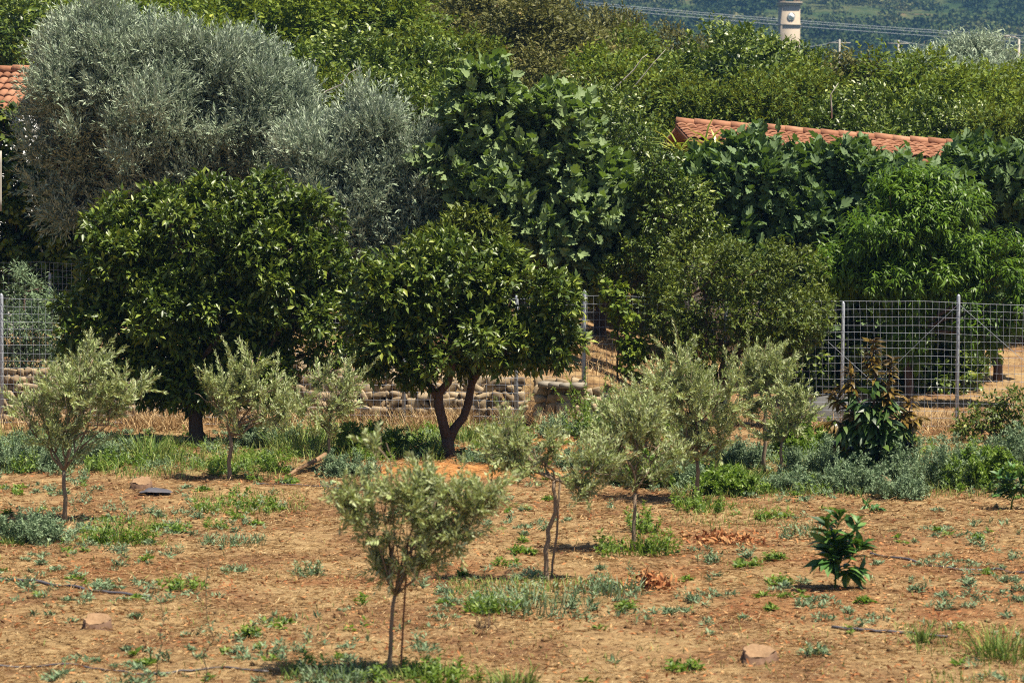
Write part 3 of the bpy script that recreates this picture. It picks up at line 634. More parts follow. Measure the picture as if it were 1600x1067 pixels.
GROVE = [  # photo x of the crown centre, distance, photo row of its top, width factor, kind, label
 (330,66,30,1.15,'y',"yellow green citrus tree rising right behind the huge silver olive"),
 (200,74,-25,1.2,'y',"citrus tree above the top left of the huge silver olive"),
 (50,72,-10,1.1,'c',"dark green tree above the dry grass at the upper left corner"),
 (440,74,-35,1.25,'y',"lush citrus tree cut by the top edge left of centre"),
 (545,66,55,1.1,'c',"dark green citrus tree behind the pointed tip of the lower silver olive"),
 (590,76,-15,1.2,'y',"bright citrus tree with a sunny crown left of the brownish tree"),
 (640,60,120,.95,'c',"dark leafy citrus tree between the lower silver olive and the tall fig"),
 (690,68,50,1.0,'g',"olive green citrus tree left of the tall fig's tip"),
 (745,84,-40,1.2,'b',"brownish dry-tinged tree cut by the top edge near the middle"),
 (860,80,-20,1.25,'b',"brownish dry-tinged tree right of the other one, against the far hill"),
 (800,66,85,1.0,'b',"small brownish tree peeping out above the tall fig"),
 (900,68,80,1.05,'y',"citrus tree directly behind the right shoulder of the tall fig"),
 (970,84,50,1.0,'g',"olive green tree sloping down from the brownish tree toward the clock tower"),
 (1000,66,105,1.15,'g',"citrus tree with thin bare whips above the fresh green citrus"),
 (1090,74,80,1.1,'y',"sunny citrus tree between the dry whips and the dome-shaped one"),
 (1060,92,45,.8,'b',"grey brown tree top showing in front of the valley"),
 (1165,72,47,1.1,'c',"dome-shaped dark citrus tree that hides the foot of the clock tower"),
 (1238,79,66,.9,'c',"low dark citrus tree right at the foot of the clock tower"),
 (1130,63,128,1.0,'g',"citrus tree behind the left end of the long tiled roof"),
 (1230,65,110,1.0,'g',"olive green citrus tree above the middle of the tiled roof"),
 (1300,72,92,1.1,'b',"dusty brownish tree with bare grey twigs above the tiled roof"),
 (1390,70,82,1.2,'y',"yellow green citrus tree above the right half of the tiled roof"),
 (1340,63.5,140,.95,'c',"low dark citrus tree touching the back of the tiled roof"),
 (1470,66,112,1.1,'y',"citrus tree above the right end of the tiled roof"),
 (1510,84,58,1.05,'o',"silvery olive tree with spiky shoots behind the citrus grove"),
 (1560,68,122,1.15,'g',"olive green citrus tree at the right edge of the grove"),
 (1600,60,165,1.0,'g',"lower citrus tree at the right edge above the grey pipe"),
 (1500,63,165,.9,'c',"dark citrus tree just beyond the right end of the tiled roof"),
 (940,59,135,.9,'c',"dark citrus tree in the gap right of the tall fig"),
 (480,60,120,.9,'g',"olive green citrus tree with a dead arching branch behind the silver olive"),
 (750,59,150,.95,'g',"shaded citrus tree right behind the tip of the tall fig"),
 (1640,76,95,1.1,'y',"citrus tree cut by the right edge below the lamp pole"),
 (280,96,-60,1.3,'y',"farther citrus tree filling the top edge above the huge silver olive"),
 (500,98,-60,1.3,'g',"farther citrus tree filling the top edge between the two bright ones"),
 (680,99,-55,1.3,'g',"farther tree filling the top edge left of the brownish tree"),
 (90,98,-60,1.3,'y',"farther citrus tree in the upper left corner"),
 (395,86,-45,1.1,'y',"middle citrus tree on the top edge behind the silver olive's right shoulder"),
 (900,92,0,1.0,'b',"farther brownish tree at the end of the slope before the valley"),
 (120,62,60,.9,'g',"citrus tree hidden behind the left shoulder of the huge silver olive"),
]
rs = RS(60)
for px, d, top, wf, kd, lab in GROVE:
    x = W(px, 300, d)[0]; z0 = gz(x, d); ht = W(px, top, d)[2] - z0
    src = PR[kd]
    o = src if kd not in used else copy_tree(src)
    used.add(kd)
    k = max(ht, 1.5)/TOP[kd]
    o.location = (float(x), d, z0); o.scale = (wf*max(k, .85), wf*max(k, .85), k); o.rotation_euler = (0, 0, rs.random()*6.28)
    tag(o, lab, "tree", "trees of the grove behind the fence")
# dead branches above the grove
def branch(label, pts, d, r):
    m = MB(); P = np.array([W(a, c, d) for a, c in pts]); tube(m, P, np.linspace(r, r*.3, len(P)), 5)
    return tag(m.build("dead_branch", M_pipe, None, smooth=True, origin=P[0]), label, "branch")
branch("thin bare whip bending over the grove trees, the longer of two", [(935,165), (962,137), (990,110), (1003,92), (1012,85)], 61.5, .022)
branch("thin bare whip rising beside the longer one over the grove", [(975,155), (1000,125), (1020,100), (1040,78)], 61.5, .016)
branch("arching pale dead branch above the lower silver olive", [(490,160), (510,143), (535,132), (545,115), (562,106)], 57.5, .022)
branch("upright pale dead branch above the middle of the tiled roof", [(1300,185), (1299,165), (1298,148), (1310,130)], 58, .02)

# ------------------------------------------------------------------ houses
def tile_roof(name, parent, A, B, down, Ls, origin, pitch=.18, course=.30, seed=0):
    # A, B: ends of the upper edge; down: unit vector down the slope
    rs = RS(seed); A = np.asarray(A, float); B = np.asarray(B, float); U = unit(B-A); Lw = np.linalg.norm(B-A)
    nrm = np.cross(U, down); nrm = nrm if nrm[2] > 0 else -nrm
    nt_ = int(Lw/pitch); nc = int(Ls/course); m = MB(); q = 9
    for c in range(nc):
        for t in range(nt_):
            u = np.linspace(0, 1, q); prof = .045*np.abs(np.sin(u*math.pi))**.8
            jit = rs.normal()*.012; v0, v1 = c*course-.03, (c+1)*course+.02+jit
            r = rs.random(); uu = (t+u)*pitch + rs.normal()*.004
            top = A + U*uu[:, None] + down*v0 + nrm*(prof*.8 + .0)[:, None]
            bot = A + U*uu[:, None] + down*v1 + nrm*(prof + .035 + rs.normal()*.004)[:, None]
            lip = bot - nrm*.03
            v = np.concatenate([top, bot, lip]); i = np.arange(q-1)
            f = np.concatenate([np.stack([i, i+q, i+q+1, i+1], 1), np.stack([i+q, i+2*q, i+2*q+1, i+q+1], 1)])
            m.add(v, f4=f, r=r)
    # deck below the tiles so that no light leaks between courses
    e = [A-nrm*.02, B-nrm*.02, B+down*Ls-nrm*.02, A+down*Ls-nrm*.02]; e2 = [p-nrm*.08 for p in e]
    m.add(e+e2, f4=[(0,1,2,3), (7,6,5,4), (0,4,5,1), (1,5,6,2), (2,6,7,3), (3,7,4,0)], r=.2)
    o = m.build(name, M_tile, parent, origin=origin)
    rd = MB(); k = int(Lw/.36)
    for j in range(k):
        p = A + U*(j*.36) + nrm*.04; pe = p + U*.4
        tube(rd, np.array([p, pe]) + nrm*rs.normal()*.006, [.105, .085], 8, rnd=rs.random())
    rd.build("ridge_tiles", M_tile, o, origin=origin)
    return o
def house(label, A, B, slope, Ls, wallm, seed, z0, depth=5.0):
    A = np.asarray(A, float); B = np.asarray(B, float); U = unit(B-A); hz = unit(np.array((U[1], -U[0], 0)))   # toward the camera
    down = unit(hz*math.cos(slope) + np.array((0, 0, -math.sin(slope))))
    o0 = np.array(((A[0]+B[0])/2, (A[1]+B[1])/2, z0))
    root = empty("tiled_house", o0, label, "house")
    tile_roof("roof", root, A, B, down, Ls, o0, seed=seed)
    Eh = A + down*(Ls-.35); E2 = B + down*(Ls-.35)
    m = MB(); top = min(Eh[2], E2[2]) - .12
    f0, f1 = A + hz*(Ls-.35)*math.cos(slope) + U*.25, B + hz*(Ls-.35)*math.cos(slope) - U*.25
    b0, b1 = A - hz*1.5 + U*.25, B - hz*1.5 - U*.25
    ring = [f0, f1, b1, b0]
    lo = [np.array((p[0], p[1], z0-.3)) for p in ring]; hi = [np.array((p[0], p[1], top)) for p in ring]
    m.add(lo+hi, f4=[(0,1,5,4), (1,2,6,5), (2,3,7,6), (3,0,4,7), (4,5,6,7)])
    m.build("wall", wallm, root, origin=o0)
    # rear slope
    back = unit(-hz*math.cos(slope) + np.array((0, 0, -math.sin(slope)))); r = MB()
    nrm = np.array((0, 0, .05)); e = [A-nrm, B-nrm, B+back*1.9-nrm, A+back*1.9-nrm]; e2 = [p-np.array((0, 0, .1)) for p in e]
    r.add(e+e2, f4=[(0,3,2,1), (4,5,6,7), (0,1,5,4), (1,2,6,5), (2,3,7,6), (3,0,4,7)], r=.3); r.build("rear_roof", M_tile, root, origin=o0)
    return root
house("low building behind the fig trees with a long sagging orange tiled roof", W(1056,194,56.0), W(1514,231,56.5), math.radians(10), 1.9, M_wallb, 71, .8)
house("white house with an orange tiled roof at the left edge behind the silver olive", W(-160,113,59.5), W(60,113,59.0), math.radians(27), 2.05, M_wallw, 72, .8)
def pipe(label, a, b_, d, r, name="pipe"):
    m = MB(); p, q = W(*a, d), W(*b_, d); tube(m, np.linspace(p, q, 6), r, 8)
    return tag(m.build(name, M_pipe, None, smooth=True, origin=p), label, "pipe")
pipe("weathered horizontal pipe at the left edge below the tiled roof", (-30,209), (58,208), 53, .045)
pipe("pale vertical pipe standing at the left edge beside the vine", (0,236), (0,330), 48.5, .03)
pipe("grey horizontal pipe right of the tiled roof's end", (1515,252), (1592,255), 53, .035)

# ------------------------------------------------------------------ clock tower
d = 560.0; s = SC(d); ctr = W(1233, 27, d); hw = 1.78; zb = float(hillz(ctr[0], d)) - .5
tw = empty("clock_tower", (ctr[0], d, zb), "cream stone clock tower with a white round clock above the trees", "tower")
tw.rotation_euler = (0, 0, math.radians(8))
zc = ctr[2]-zb
m = MB(); box(m, (-hw, -hw, 0), (hw, hw, zc+2.3)); m.build("shaft", M_tower, tw)
for z, e, hgt in ((zc-1.75, .16, .3), (zc+2.15, .2, .4), (zc+2.55, .36, .28)):
    m = MB(); box(m, (-hw-e, -hw-e, z), (hw+e, hw+e, z+hgt)); m.build("cornice", M_tower, tw)
m = MB()
for sx in (-1, 1):
    for sy in (-1, 1): box(m, (sx*hw-.55 if sx > 0 else -hw, sy*hw-.55 if sy > 0 else -hw, zc+2.83), (hw if sx > 0 else -hw+.55, hw if sy > 0 else -hw+.55, zc+6))
box(m, (-hw-.2, -hw-.2, zc+6), (hw+.2, hw+.2, zc+6.5)); m.build("belfry", M_tower, tw)
m = MB(); m.add([(-hw,-hw,zc+6.5), (hw,-hw,zc+6.5), (hw,hw,zc+6.5), (-hw,hw,zc+6.5), (0,0,zc+9)], f3=[(0,1,4), (1,2,4), (2,3,4), (3,0,4)]); m.build("roof", M_tile, tw)
def disc(mb, r, y, zc, n=32, th=.08):
    tube(mb, np.array([(0, y, zc), (0, y-th, zc)]), [r, r], n)
m = MB(); disc(m, .72, -hw, zc); cf = m.build("clock_face", M_white, tw)
m = MB(); a = np.linspace(0, 2*math.pi, 33); tube(m, np.stack([.74*np.cos(a), np.full(33, -hw-.06), zc+.74*np.sin(a)], 1), .05, 6, cap=False); m.build("rim", M_pipe, cf)
m = MB()
for k in range(12):
    q = k*math.pi/6; box(m, (.58*math.sin(q)-.03, -hw-.1, zc+.58*math.cos(q)-.05), (.58*math.sin(q)+.03, -hw-.083, zc+.58*math.cos(q)+.05))
m.build("hour_marks", M_black, cf)
for ang, ln, wd in ((-52, .36, .05), (130, .5, .035)):
    q = math.radians(ang); m = MB(); tube(m, np.array([(-.1*math.sin(q), -hw-.13, zc-.1*math.cos(q)), (ln*math.sin(q), -hw-.13, zc+ln*math.cos(q))]), wd, 5); m.build("hand", M_black, cf)

# ------------------------------------------------------------------ power lines and poles
def line(label, a, b_, d, r, sag):
    m = MB(); p, q = W(*a, d), W(*b_, d); t = np.linspace(0, 1, 24)[:, None]
    tube(m, p + (q-p)*t - np.array((0, 0, sag))*4*t*(1-t), r, 5)
    return tag(m.build("power_line", M_line, None, smooth=True, origin=p), label, "cable")
line("uppermost long power cable crossing in front of the far hill", (905,3), (1700,62), 620, .055, .6)
line("middle long power cable crossing behind the clock tower", (905,6), (1700,66), 622, .055, .6)
line("lowest of the three long power cables crossing the hill", (905,11), (1700,72), 624, .055, .6)
line("short cable running left from the near utility pole", (1225,72), (1312,63), 240, .022, .3)
line("lower cable sagging across the valley at the right toward the lamp pole", (1398,63), (1660,93), 242, .022, .3)
def pole(name, label, px, top, d, arm, cat):
    p = W(px, top, d); z0 = float(hillz(p[0], d)); root = empty(name, (p[0], d, z0), label, cat, None); hh = p[2]-z0
    m = MB(); tube(m, np.array([(0, 0, -.3), (0, 0, hh)]), [.10, .07], 8); m.build("shaft", M_pipe, root, smooth=True)
    m = MB()
    if arm == 'T': tube(m, np.array([(-.9, 0, hh-.3), (.9, 0, hh-.3)]), .045, 5)
    else: tube(m, np.array([(0, 0, hh), (-.2, 0, hh+.12), (-.55, 0, hh+.16)]), .035, 6); box(m, (-.85, -.08, hh+.12), (-.5, .08, hh+.2))
    m.build("crossarm" if arm == 'T' else "lamp_arm", M_pipe, root)
pole("utility_pole", "utility pole right of the clock tower over the treetops", 1312, 62, 240, 'T', "pole")
pole("utility_pole", "utility pole rising above the yellow green citrus tree", 1404, 63, 242, 'T', "pole")
pole("lamp_pole", "tall pale lamp pole near the upper right corner", 1592, 62, 150, 'L', "lamp")

# ------------------------------------------------------------------ far woods
rs = RS(80); m = MB(); N_ = 3600
yy = 560 + 520*rs.random(N_*3); u = (-60 + 1000*rs.random(N_*3)); xx = u/FPX*yy
dn = fbm(xx*.02, yy*.012, 33, 4); sel = (dn + .25*rs.random(N_*3) > .47)
xx, yy = xx[sel][:N_], yy[sel][:N_]; zz = hillz(xx, yy)
PP, DD, NN, LL, RR = [], [], [], [], []
for x, y, z in zip(xx, yy, zz):
    k = 100; R = 1.0 + 2.0*rs.random()**1.7; tone = float(np.clip(fbm(x*.03, y*.02, 63)*2.2 - .75 + .55*rs.random(), 0, 1))
    dv = rdir(rs, k); dv[:, 2] = np.abs(dv[:, 2])*1.0 - .15
    c = np.array((x, y, z + R*.75)); lump = 1 + .25*np.sin(dv[:, 0]*5+tone*9)*np.cos(dv[:, 1]*4+tone*5)
    PP.append(c + dv*R*np.array((1.1, 1.1, .95))*(lump*(.75+.3*rs.random(k)))[:, None]); DD.append(rdir(rs, k)); NN.append(dv + rs.normal(size=(k, 3))*.5)
    LL.append(R*(.22+.25*rs.random(k))); RR.append(np.clip(tone*.6 + .35*rs.random(k), 0, 1))
LL = np.concatenate(LL)
leaves(m, np.concatenate(PP), np.concatenate(DD), np.concatenate(NN), LL, LL*.8, np.concatenate(RR), RHOMB)
M_far = leafmat("far_foliage", [(.006,.018,.006), (.022,.046,.012), (.07,.095,.03), (.16,.15,.065)], rough=.8, trans=.1, spec=.1)
tag(m.build("distant_woods", M_far), "dark scattered woods and orchards covering the far hillside", "woods", kind="stuff")

# ------------------------------------------------------------------ wire fence
def fence(label, plan, hgt, posts, gap=.10, row=.125, seed=0, zf=None, wr=.0028, braces=()):
    rs = RS(seed); plan = np.asarray(plan, float)
    seg = np.linalg.norm(np.diff(plan, axis=0), axis=1); cum = np.concatenate([[0], np.cumsum(seg)]); tot = cum[-1]
    def at(q): return np.stack([np.interp(q, cum, plan[:, 0]), np.interp(q, cum, plan[:, 1])], -1)
    zf = zf or (lambda x, y: 0*x)
    mid = at(np.array([tot/2]))[0]; o0 = np.array((mid[0], mid[1], float(zf(mid[0:1], mid[1:2])[0])))
    root = empty("wire_fence", o0, label, "fence")
    m = MB(); q = np.arange(0, tot, .22); xy = at(q); zb_ = zf(xy[:, 0], xy[:, 1])
    sagn = (fbm(q*.35, q*0+seed, 5, 3)-.5)*.2
    nr = int(hgt/row)
    for k in range(nr+1):
        z = zb_ + .04 + k*row + sagn*(k/nr) + (vn(q*1.3, q*0+k*3.1, 9)-.5)*.03
        off = (vn(q*.8, q*0+k*.4, 19)-.5)*.06
        tube(m, np.stack([xy[:, 0], xy[:, 1]+off, z], 1), wr*(1.25 if k in (0, nr) else 1), 3, cap=False)
    qs = np.arange(0, tot, gap)
    for v in qs:
        p = at(np.array([v]))[0]; zz_ = float(np.interp(v, q, zb_)); sg = float(np.interp(v, q, sagn)); n = 5
        t = np.linspace(0, 1, n); xx_ = p[0] + (vn(t*2, t*0+v*3.3, 4)-.5)*.05; y_ = p[1] + (vn(t*2, t*0+v*.9, 14)-.5)*.06
        tube(m, np.stack([xx_, y_, zz_ + .03 + t*(nr*row+.02) + sg*t], 1), wr*.9, 3, cap=False)
    for (xa, za, xb, zb2) in braces:
        ya = np.interp(xa, plan[:, 0], plan[:, 1]); yb = np.interp(xb, plan[:, 0], plan[:, 1])
        tube(m, np.array([(xa, ya-.04, za), (xb, yb-.04, zb2)]), wr*1.2, 3, cap=False)
    m.build("wire_mesh", M_wire, root, origin=o0)
    for px, ptop in posts:
        xq = px; yq = np.interp(xq, plan[:, 0], plan[:, 1]) + .05; z0 = float(zf(np.array([xq]), np.array([yq]))[0])
        pm = MB(); tp = np.array((xq+.012, yq, z0+ptop))
        tube(pm, np.array([(xq, yq, z0-.4), (xq+.006, yq, z0+ptop*.5), tp, tp+np.array((0, -.012, .03))]), [.03, .03, .03, .012], 8)
        pm.build("post", M_zinc, root, smooth=True, origin=o0)
    return root
FY = 45.0
X = lambda px, d=FY: W(px, 500, d)[0]
fence("long galvanised wire fence on grey steel posts behind the orange trees", [(-30, 45.3), (X(-200), 45.0), (X(500), 45.1), (X(900), 44.95), (X(1300), 44.7), (X(1800), 44.2), (30, 43)], 2.02,
      [(X(0), 2.06), (X(255), 2.0), (X(447), 1.3), (X(630), 2.02), (X(806), 2.05), (X(912), 2.12), (X(1132), 2.05), (X(1313), 1.95), (X(1497, 44.5), 2.08), (X(1690), 2.05)], seed=3,
      zf=lambda x, y: terrain(x, np.minimum(y, 44.3)), braces=[(X(1497,44.5), 1.95, X(1375,44.6), .75), (X(1497,44.5), 1.95, X(1640,44.5), .7), (X(1290), 1.35, X(1400), .35)])
fence("older wire fence on the bank at the far left, above the long one", [(W(-200,400,52)[0], 52), (W(60,400,52)[0], 52), (W(190,400,50)[0], 51)], 1.45, [(W(78,420,52)[0], 1.2), (W(-60,420,52)[0], 1.4)], seed=8,
      zf=lambda x, y: terrain(x, y)+.25)

# ------------------------------------------------------------------ stone wall
def stones(label, path, seed, rows, size=.15):
    rs = RS(seed); path = np.asarray(path, float); m = MB()
    import bmesh
    bm = bmesh.new(); bmesh.ops.create_icosphere(bm, subdivisions=3, radius=1); bv = np.array([v.co[:] for v in bm.verts]); bf = np.array([[q.index for q in f.verts] for f in bm.faces]); bm.free()
    seg = np.linalg.norm(np.diff(path[:, :2], axis=0), axis=1); cum = np.concatenate([[0], np.cumsum(seg)]); tot = cum[-1]
    for r in range(rows):
        q = 0.0
        while q < tot:
            wd = size*(.5+1.3*rs.random()**1.5); ht = size*(.6+.55*rs.random())
            px_ = [np.interp(q+wd/2, cum, path[:, k]) for k in range(3)]
            if r*size*.8 < px_[2]:
                pn = rdir(rs, 7); dt = bv@pn.T; hk = .38+.34*rs.random(7); sc_ = np.min(np.where(dt > .05, hk/np.maximum(dt, .05), 9), 1); bq = np.sign(bv)*np.abs(bv)**.34; dt = bq@pn.T; sc_ = np.min(np.where(dt > .05, (hk+.42)/np.maximum(dt, .05), 9), 1); v = bq*np.minimum(sc_, 1)[:, None]*np.array((wd*.55, size*.6, ht*.55)); v[:, 0] += v[:, 2]*rs.normal()*.25; v[:, 2] += v[:, 0]*rs.normal()*.18
                a = rs.normal()*.15; ca, sa = math.cos(a), math.sin(a); v = np.stack([v[:, 0]*ca - v[:, 2]*sa, v[:, 1], v[:, 0]*sa + v[:, 2]*ca], 1)
                m.add(v + np.array((px_[0], px_[1] + rs.normal()*.04 + r*.03, r*size*.8 + .08)), f3=bf, r=rs.random())
            q += wd*.93
    return tag(m.build("stone_wall", M_stone), label, "wall")
stones("long low dry stone wall of tan rubble behind the round orange tree", [(X(-80), 45.55, .6), (X(130), 45.55, .9), (X(400), 45.5, 1.0), (X(560), 45.5, .8), (X(700), 45.4, .65), (X(815), 45.35, .7)], 91, 9)
stones("short curved stone wall with a pale capping right of the round orange tree", [(X(835), 44.75, .6), (X(900), 44.55, .62), (X(960), 44.5, .42), (X(1035), 44.4, .3)], 92, 6)
m = MB(); rs = RS(93); p, q = np.array((X(845), 44.72, .64)), np.array((X(912), 44.5, .62))
for k in range(4):
    a_ = p + (q-p)*(k/4); c_ = p + (q-p)*((k+.96)/4); n_ = unit(np.array((-(q-p)[1], (q-p)[0], 0)))*.17; h_ = np.array((0, 0, .07+.02*rs.random()))
    v = [a_-n_, c_-n_, c_+n_, a_+n_]; m.add(v + [z+h_ for z in v], f4=[(0,3,2,1), (4,5,6,7), (0,1,5,4), (1,2,6,5), (2,3,7,6), (3,0,4,7)])
tag(m.build("capping_slab", M_concrete), "pale flat slabs lying on the short curved stone wall", "slab")

# heap behind the fence
m = MB(); c = W(1302, 610, 46.2); n = 24
a = np.linspace(0, 2*math.pi, n, endpoint=False); vs = []
for j, (rr_, zz_) in enumerate(((.52, -.02), (.48, .12), (.36, .26), (.2, .33), (.05, .36))):
    vs.append(np.stack([c[0]+rr_*1.2*np.cos(a)*(1+.1*np.sin(a*3+j)), c[1]+rr_*np.sin(a), np.full(n, gz(c[0], c[1])+zz_)+.03*np.sin(a*5+j)], 1))
i = np.arange(4)[:, None]*n; j = np.arange(n)[None]; k = (j+1) % n
m.add(np.concatenate(vs), f4=np.stack([i+j, i+k, i+n+k, i+n+j], -1).reshape(-1, 4))
tag(m.build("covered_heap", M_tarp, smooth=True), "grey covered heap in the shade behind the fence, left of the avocado", "heap")

# ------------------------------------------------------------------ stumps, log, hoses
def stump(label, px, py, r, h, seed, dark=False):
    b = GP(px, py); rs = RS(seed); root = empty("tree_stump", b, label, "stump", "sawn stumps in the field"); n = 22
    a = np.linspace(0, 2*math.pi, n, endpoint=False); wob = 1 + .09*np.sin(a*3+seed) + .06*np.sin(a*7+seed*2) + .03*rs.normal(size=n)
    m = MB(); rows = []
    for z, k in ((-.1, 1.25), (.02, 1.12), (h*.6, 1.0), (h*.97, .98), (h, .93)):
        rows.append(np.stack([r*k*wob*np.cos(a), r*k*wob*np.sin(a), np.full(n, z) + (.3*r*np.sin(a) if z > .02 else 0)], 1))
    i = np.arange(4)[:, None]*n; j = np.arange(n)[None]; kk = (j+1) % n
    m.add(np.concatenate(rows), f4=np.stack([i+j, i+kk, i+n+kk, i+n+j], -1).reshape(-1, 4)); m.build("bark", M_bark, root, smooth=True)
    t = MB(); ring = rows[-1]; v = [ring + np.array((0, 0, .001))]; f3 = []
    ring = ring + np.stack([np.zeros(n), np.zeros(n), .006*rs.normal(size=n)], 1)
    t.add(np.concatenate([ring + np.array((0, 0, .004)), ring*np.array((.45, .45, 1)) - np.array((0, 0, .012)), [(0, 0, h-.02)]]),
          f4=np.stack([np.arange(n), (np.arange(n)+1) % n, n+(np.arange(n)+1) % n, n+np.arange(n)], 1), f3=np.stack([n+np.arange(n), n+(np.arange(n)+1) % n, np.full(n, 2*n)], 1))
    t.build("cut_face", M_cutwood, root)
stump("low sawn stump with a pale cut face near the bottom edge at the right", 1185, 1028, .13, .085, 1)
stump("blurred sawn stump on the dry soil near the bottom left", 152, 988, .12, .11, 2)
stump("sawn stump at the foot of the avocado sapling", 1376, 762, .13, .13, 3)
stump("stump among the weeds at the left, beside a dark bit of plastic", 222, 766, .13, .12, 4)
m = MB(); p, q = GP(452, 748), GP(508, 728); tube(m, bend(p+np.array((0, 0, .05)), q+np.array((0, 0, .12)), RS(5), 6, .008), [.02,.025,.028,.03,.034,.034], 8)
tag(m.build("fallen_branch", M_cutwood, smooth=True, origin=p), "pale fallen branch lying under the small thin olive", "branch")
m = MB(); c = GP(243, 772); q = 11; X_, Y_ = np.meshgrid(np.linspace(-.2, .2, q), np.linspace(-.13, .13, q))
Z_ = .02 + .13*fbm(X_*9, Y_*9, 3, 3)*np.exp(-(X_/.17)**2-(Y_/.13)**2); X2 = X_ + .05*(vn(X_*14, Y_*14, 5)-.5); Y2 = Y_ + .05*(vn(X_*14, Y_*14, 6)-.5)
i = np.arange(q-1)[:, None]*q; j = np.arange(q-1)[None]
m.add(np.stack([c[0]+X2, c[1]+Y2, c[2]+Z_], -1).reshape(-1, 3), f4=np.stack([i+j, i+j+1, i+q+j+1, i+q+j], -1).reshape(-1, 4))
tag(m.build("plastic_scrap", M_hose, origin=c), "crumpled dark plastic scrap beside the stump among the weeds", "plastic")
def hose(label, pts, r=.012, z=.012):
    P = np.array([GP(*p) + np.array((0, 0, z)) for p in pts]); t = np.linspace(0, len(P)-1, len(P)*6)
    Q = np.stack([np.interp(t, np.arange(len(P)), P[:, k]) for k in range(3)], 1)
    Q[:, 2] = ground_fine(Q[:, 0], Q[:, 1]) + z
    m = MB(); tube(m, Q, r, 6); return tag(m.build("irrigation_hose", M_hose, smooth=True, origin=P[0]), label, "hose")
hose("dark irrigation hose entering from the left edge across the dry soil", [(-40,899), (30,909), (60,914), (110,922), (170,930), (235,936)], .016)
hose("dark irrigation hose leaving through the right edge past the lone sapling", [(1660,900), (1600,893), (1550,888), (1500,890), (1440,880), (1360,866)], .014)
hose("blurred hose along the bottom left corner", [(-40,1042), (60,1040), (130,1042), (220,1052), (330,1048), (420,1052)], .008)
hose("thin hose passing below the orange soil mounds", [(400,758), (440,760), (520,764), (610,772)], .011)
hose("dark hose end lying below the lone sapling at the lower right", [(1300,975), (1360,982), (1420,985), (1480,990)], .014)

# ------------------------------------------------------------------ weeds
def bushy(lf, c, wr, h, rs, L=.055, Wd=.015, tm=RHOMB):
    """many leafy side-branching stems"""
    for k in range(int(26 + 45*wr)):
        a = rs.random()*6.28; r = wr*math.sqrt(rs.random()); x, y = c[0]+r*math.cos(a), c[1]+r*math.sin(a)*.8
        p = np.array((x, y, float(terrain(x, y)))); T = unit(np.array((math.cos(a)*.4*r/wr, math.sin(a)*.4*r/wr, 1.0)) + rs.normal(size=3)*.28)
        ln = h*(.35+.75*rs.random()**1.3)*(1.1-.5*r/wr)
        for b_ in range(9):
            u = .15+.85*rs.random(); q = p + T*ln*u; T2 = unit(T*.6 + rdir(rs, 1)[0]*.8 + np.array((0, 0, .25))); l2 = (.06+.15*rs.random())*(1.2-.6*u)*min(1.5, max(.7, h/.45))
            m_ = max(4, int(l2/.013)); t = np.repeat((np.arange(m_)+.3)/m_, 2); mm = len(t); Q = rdir(rs, mm); Q = unit(Q - T2*(Q@T2)[:, None])
            leaves(lf, q + T2*(l2*t)[:, None], Q*.8 + T2*.6, np.array((0, 0, 1.0)) + rs.normal(size=(mm, 3))*.6, L*(.6+.6*rs.random(mm))*(1.15-.5*t), Wd*(.7+.5*rs.random(mm)), np.clip(.2*rs.random()+.5*rs.random(mm)+.3*t, 0, 1), tm)
def weed(lf, st, c, wr, h, rs, kind, n=None):
    """one spreading plant: c base point, wr half width, h height"""
    if kind == 'grass':
        n = n or int(60 + 500*wr); a = rs.random(n)*6.28; r = wr*np.sqrt(rs.random(n))
        P = np.stack([c[0]+r*np.cos(a), c[1]+r*np.sin(a), np.full(n, c[2])], 1); P[:, 2] = ground_fine(P[:, 0], P[:, 1]) - .01
        D = np.stack([np.cos(a)*.35, np.sin(a)*.35, np.ones(n)], 1) + rs.normal(size=(n, 3))*.28
        leaves(lf, P, D, np.stack([-np.cos(a), -np.sin(a), np.full(n, .3)], 1) + rs.normal(size=(n, 3))*.4, h*(.45+.6*rs.random(n)), .011, rs.random(n), BLADE)
        return
    ns = n or max(5, int(10 + 55*wr))
    for k in range(ns):
        a = rs.random()*6.28; r = wr*math.sqrt(rs.random()); x, y = c[0]+r*math.cos(a), c[1]+r*math.sin(a)
        p = np.array((x, y, float(ground_fine(np.array([x]), np.array([y]))[0]) - .01))
        T = unit(np.array((math.cos(a)*.45*r/max(wr, .01), math.sin(a)*.45*r/max(wr, .01), 1.0)) + rs.normal(size=3)*.25)
        ln = h*(.5+.6*rs.random())*(1-.35*r/max(wr, .01))
        m_ = max(5, int(ln/.022)); t = (np.arange(m_)+.6)/m_
        if st is not None: tube(st, bend(p, p+T*ln, rs, 3, .05), [.004, .003, .002], 3, cap=False)
        P = np.repeat(p + T*(ln*t)[:, None], 2, 0); mm = len(P); Q = rdir(rs, mm); Q = unit(Q - T*(Q@T)[:, None])
        D = Q*.8 + T*.5; L_, W_ = (.075, .02) if kind == 'blue' else (.085, .034)
        sz = (.6+.6*rs.random(mm))*(1.1-.5*np.repeat(t, 2))
        leaves(lf, P, D, np.array((0, 0, 1.0)) + rs.normal(size=(mm, 3))*.5, L_*sz, W_*sz, np.clip(.7*rs.random(mm)+.25*np.repeat(t, 2), 0, 1), FOLD if kind == 'green' else RHOMB)
MAT = {'blue': M_weedb, 'green': M_weedg, 'grass': M_grass}
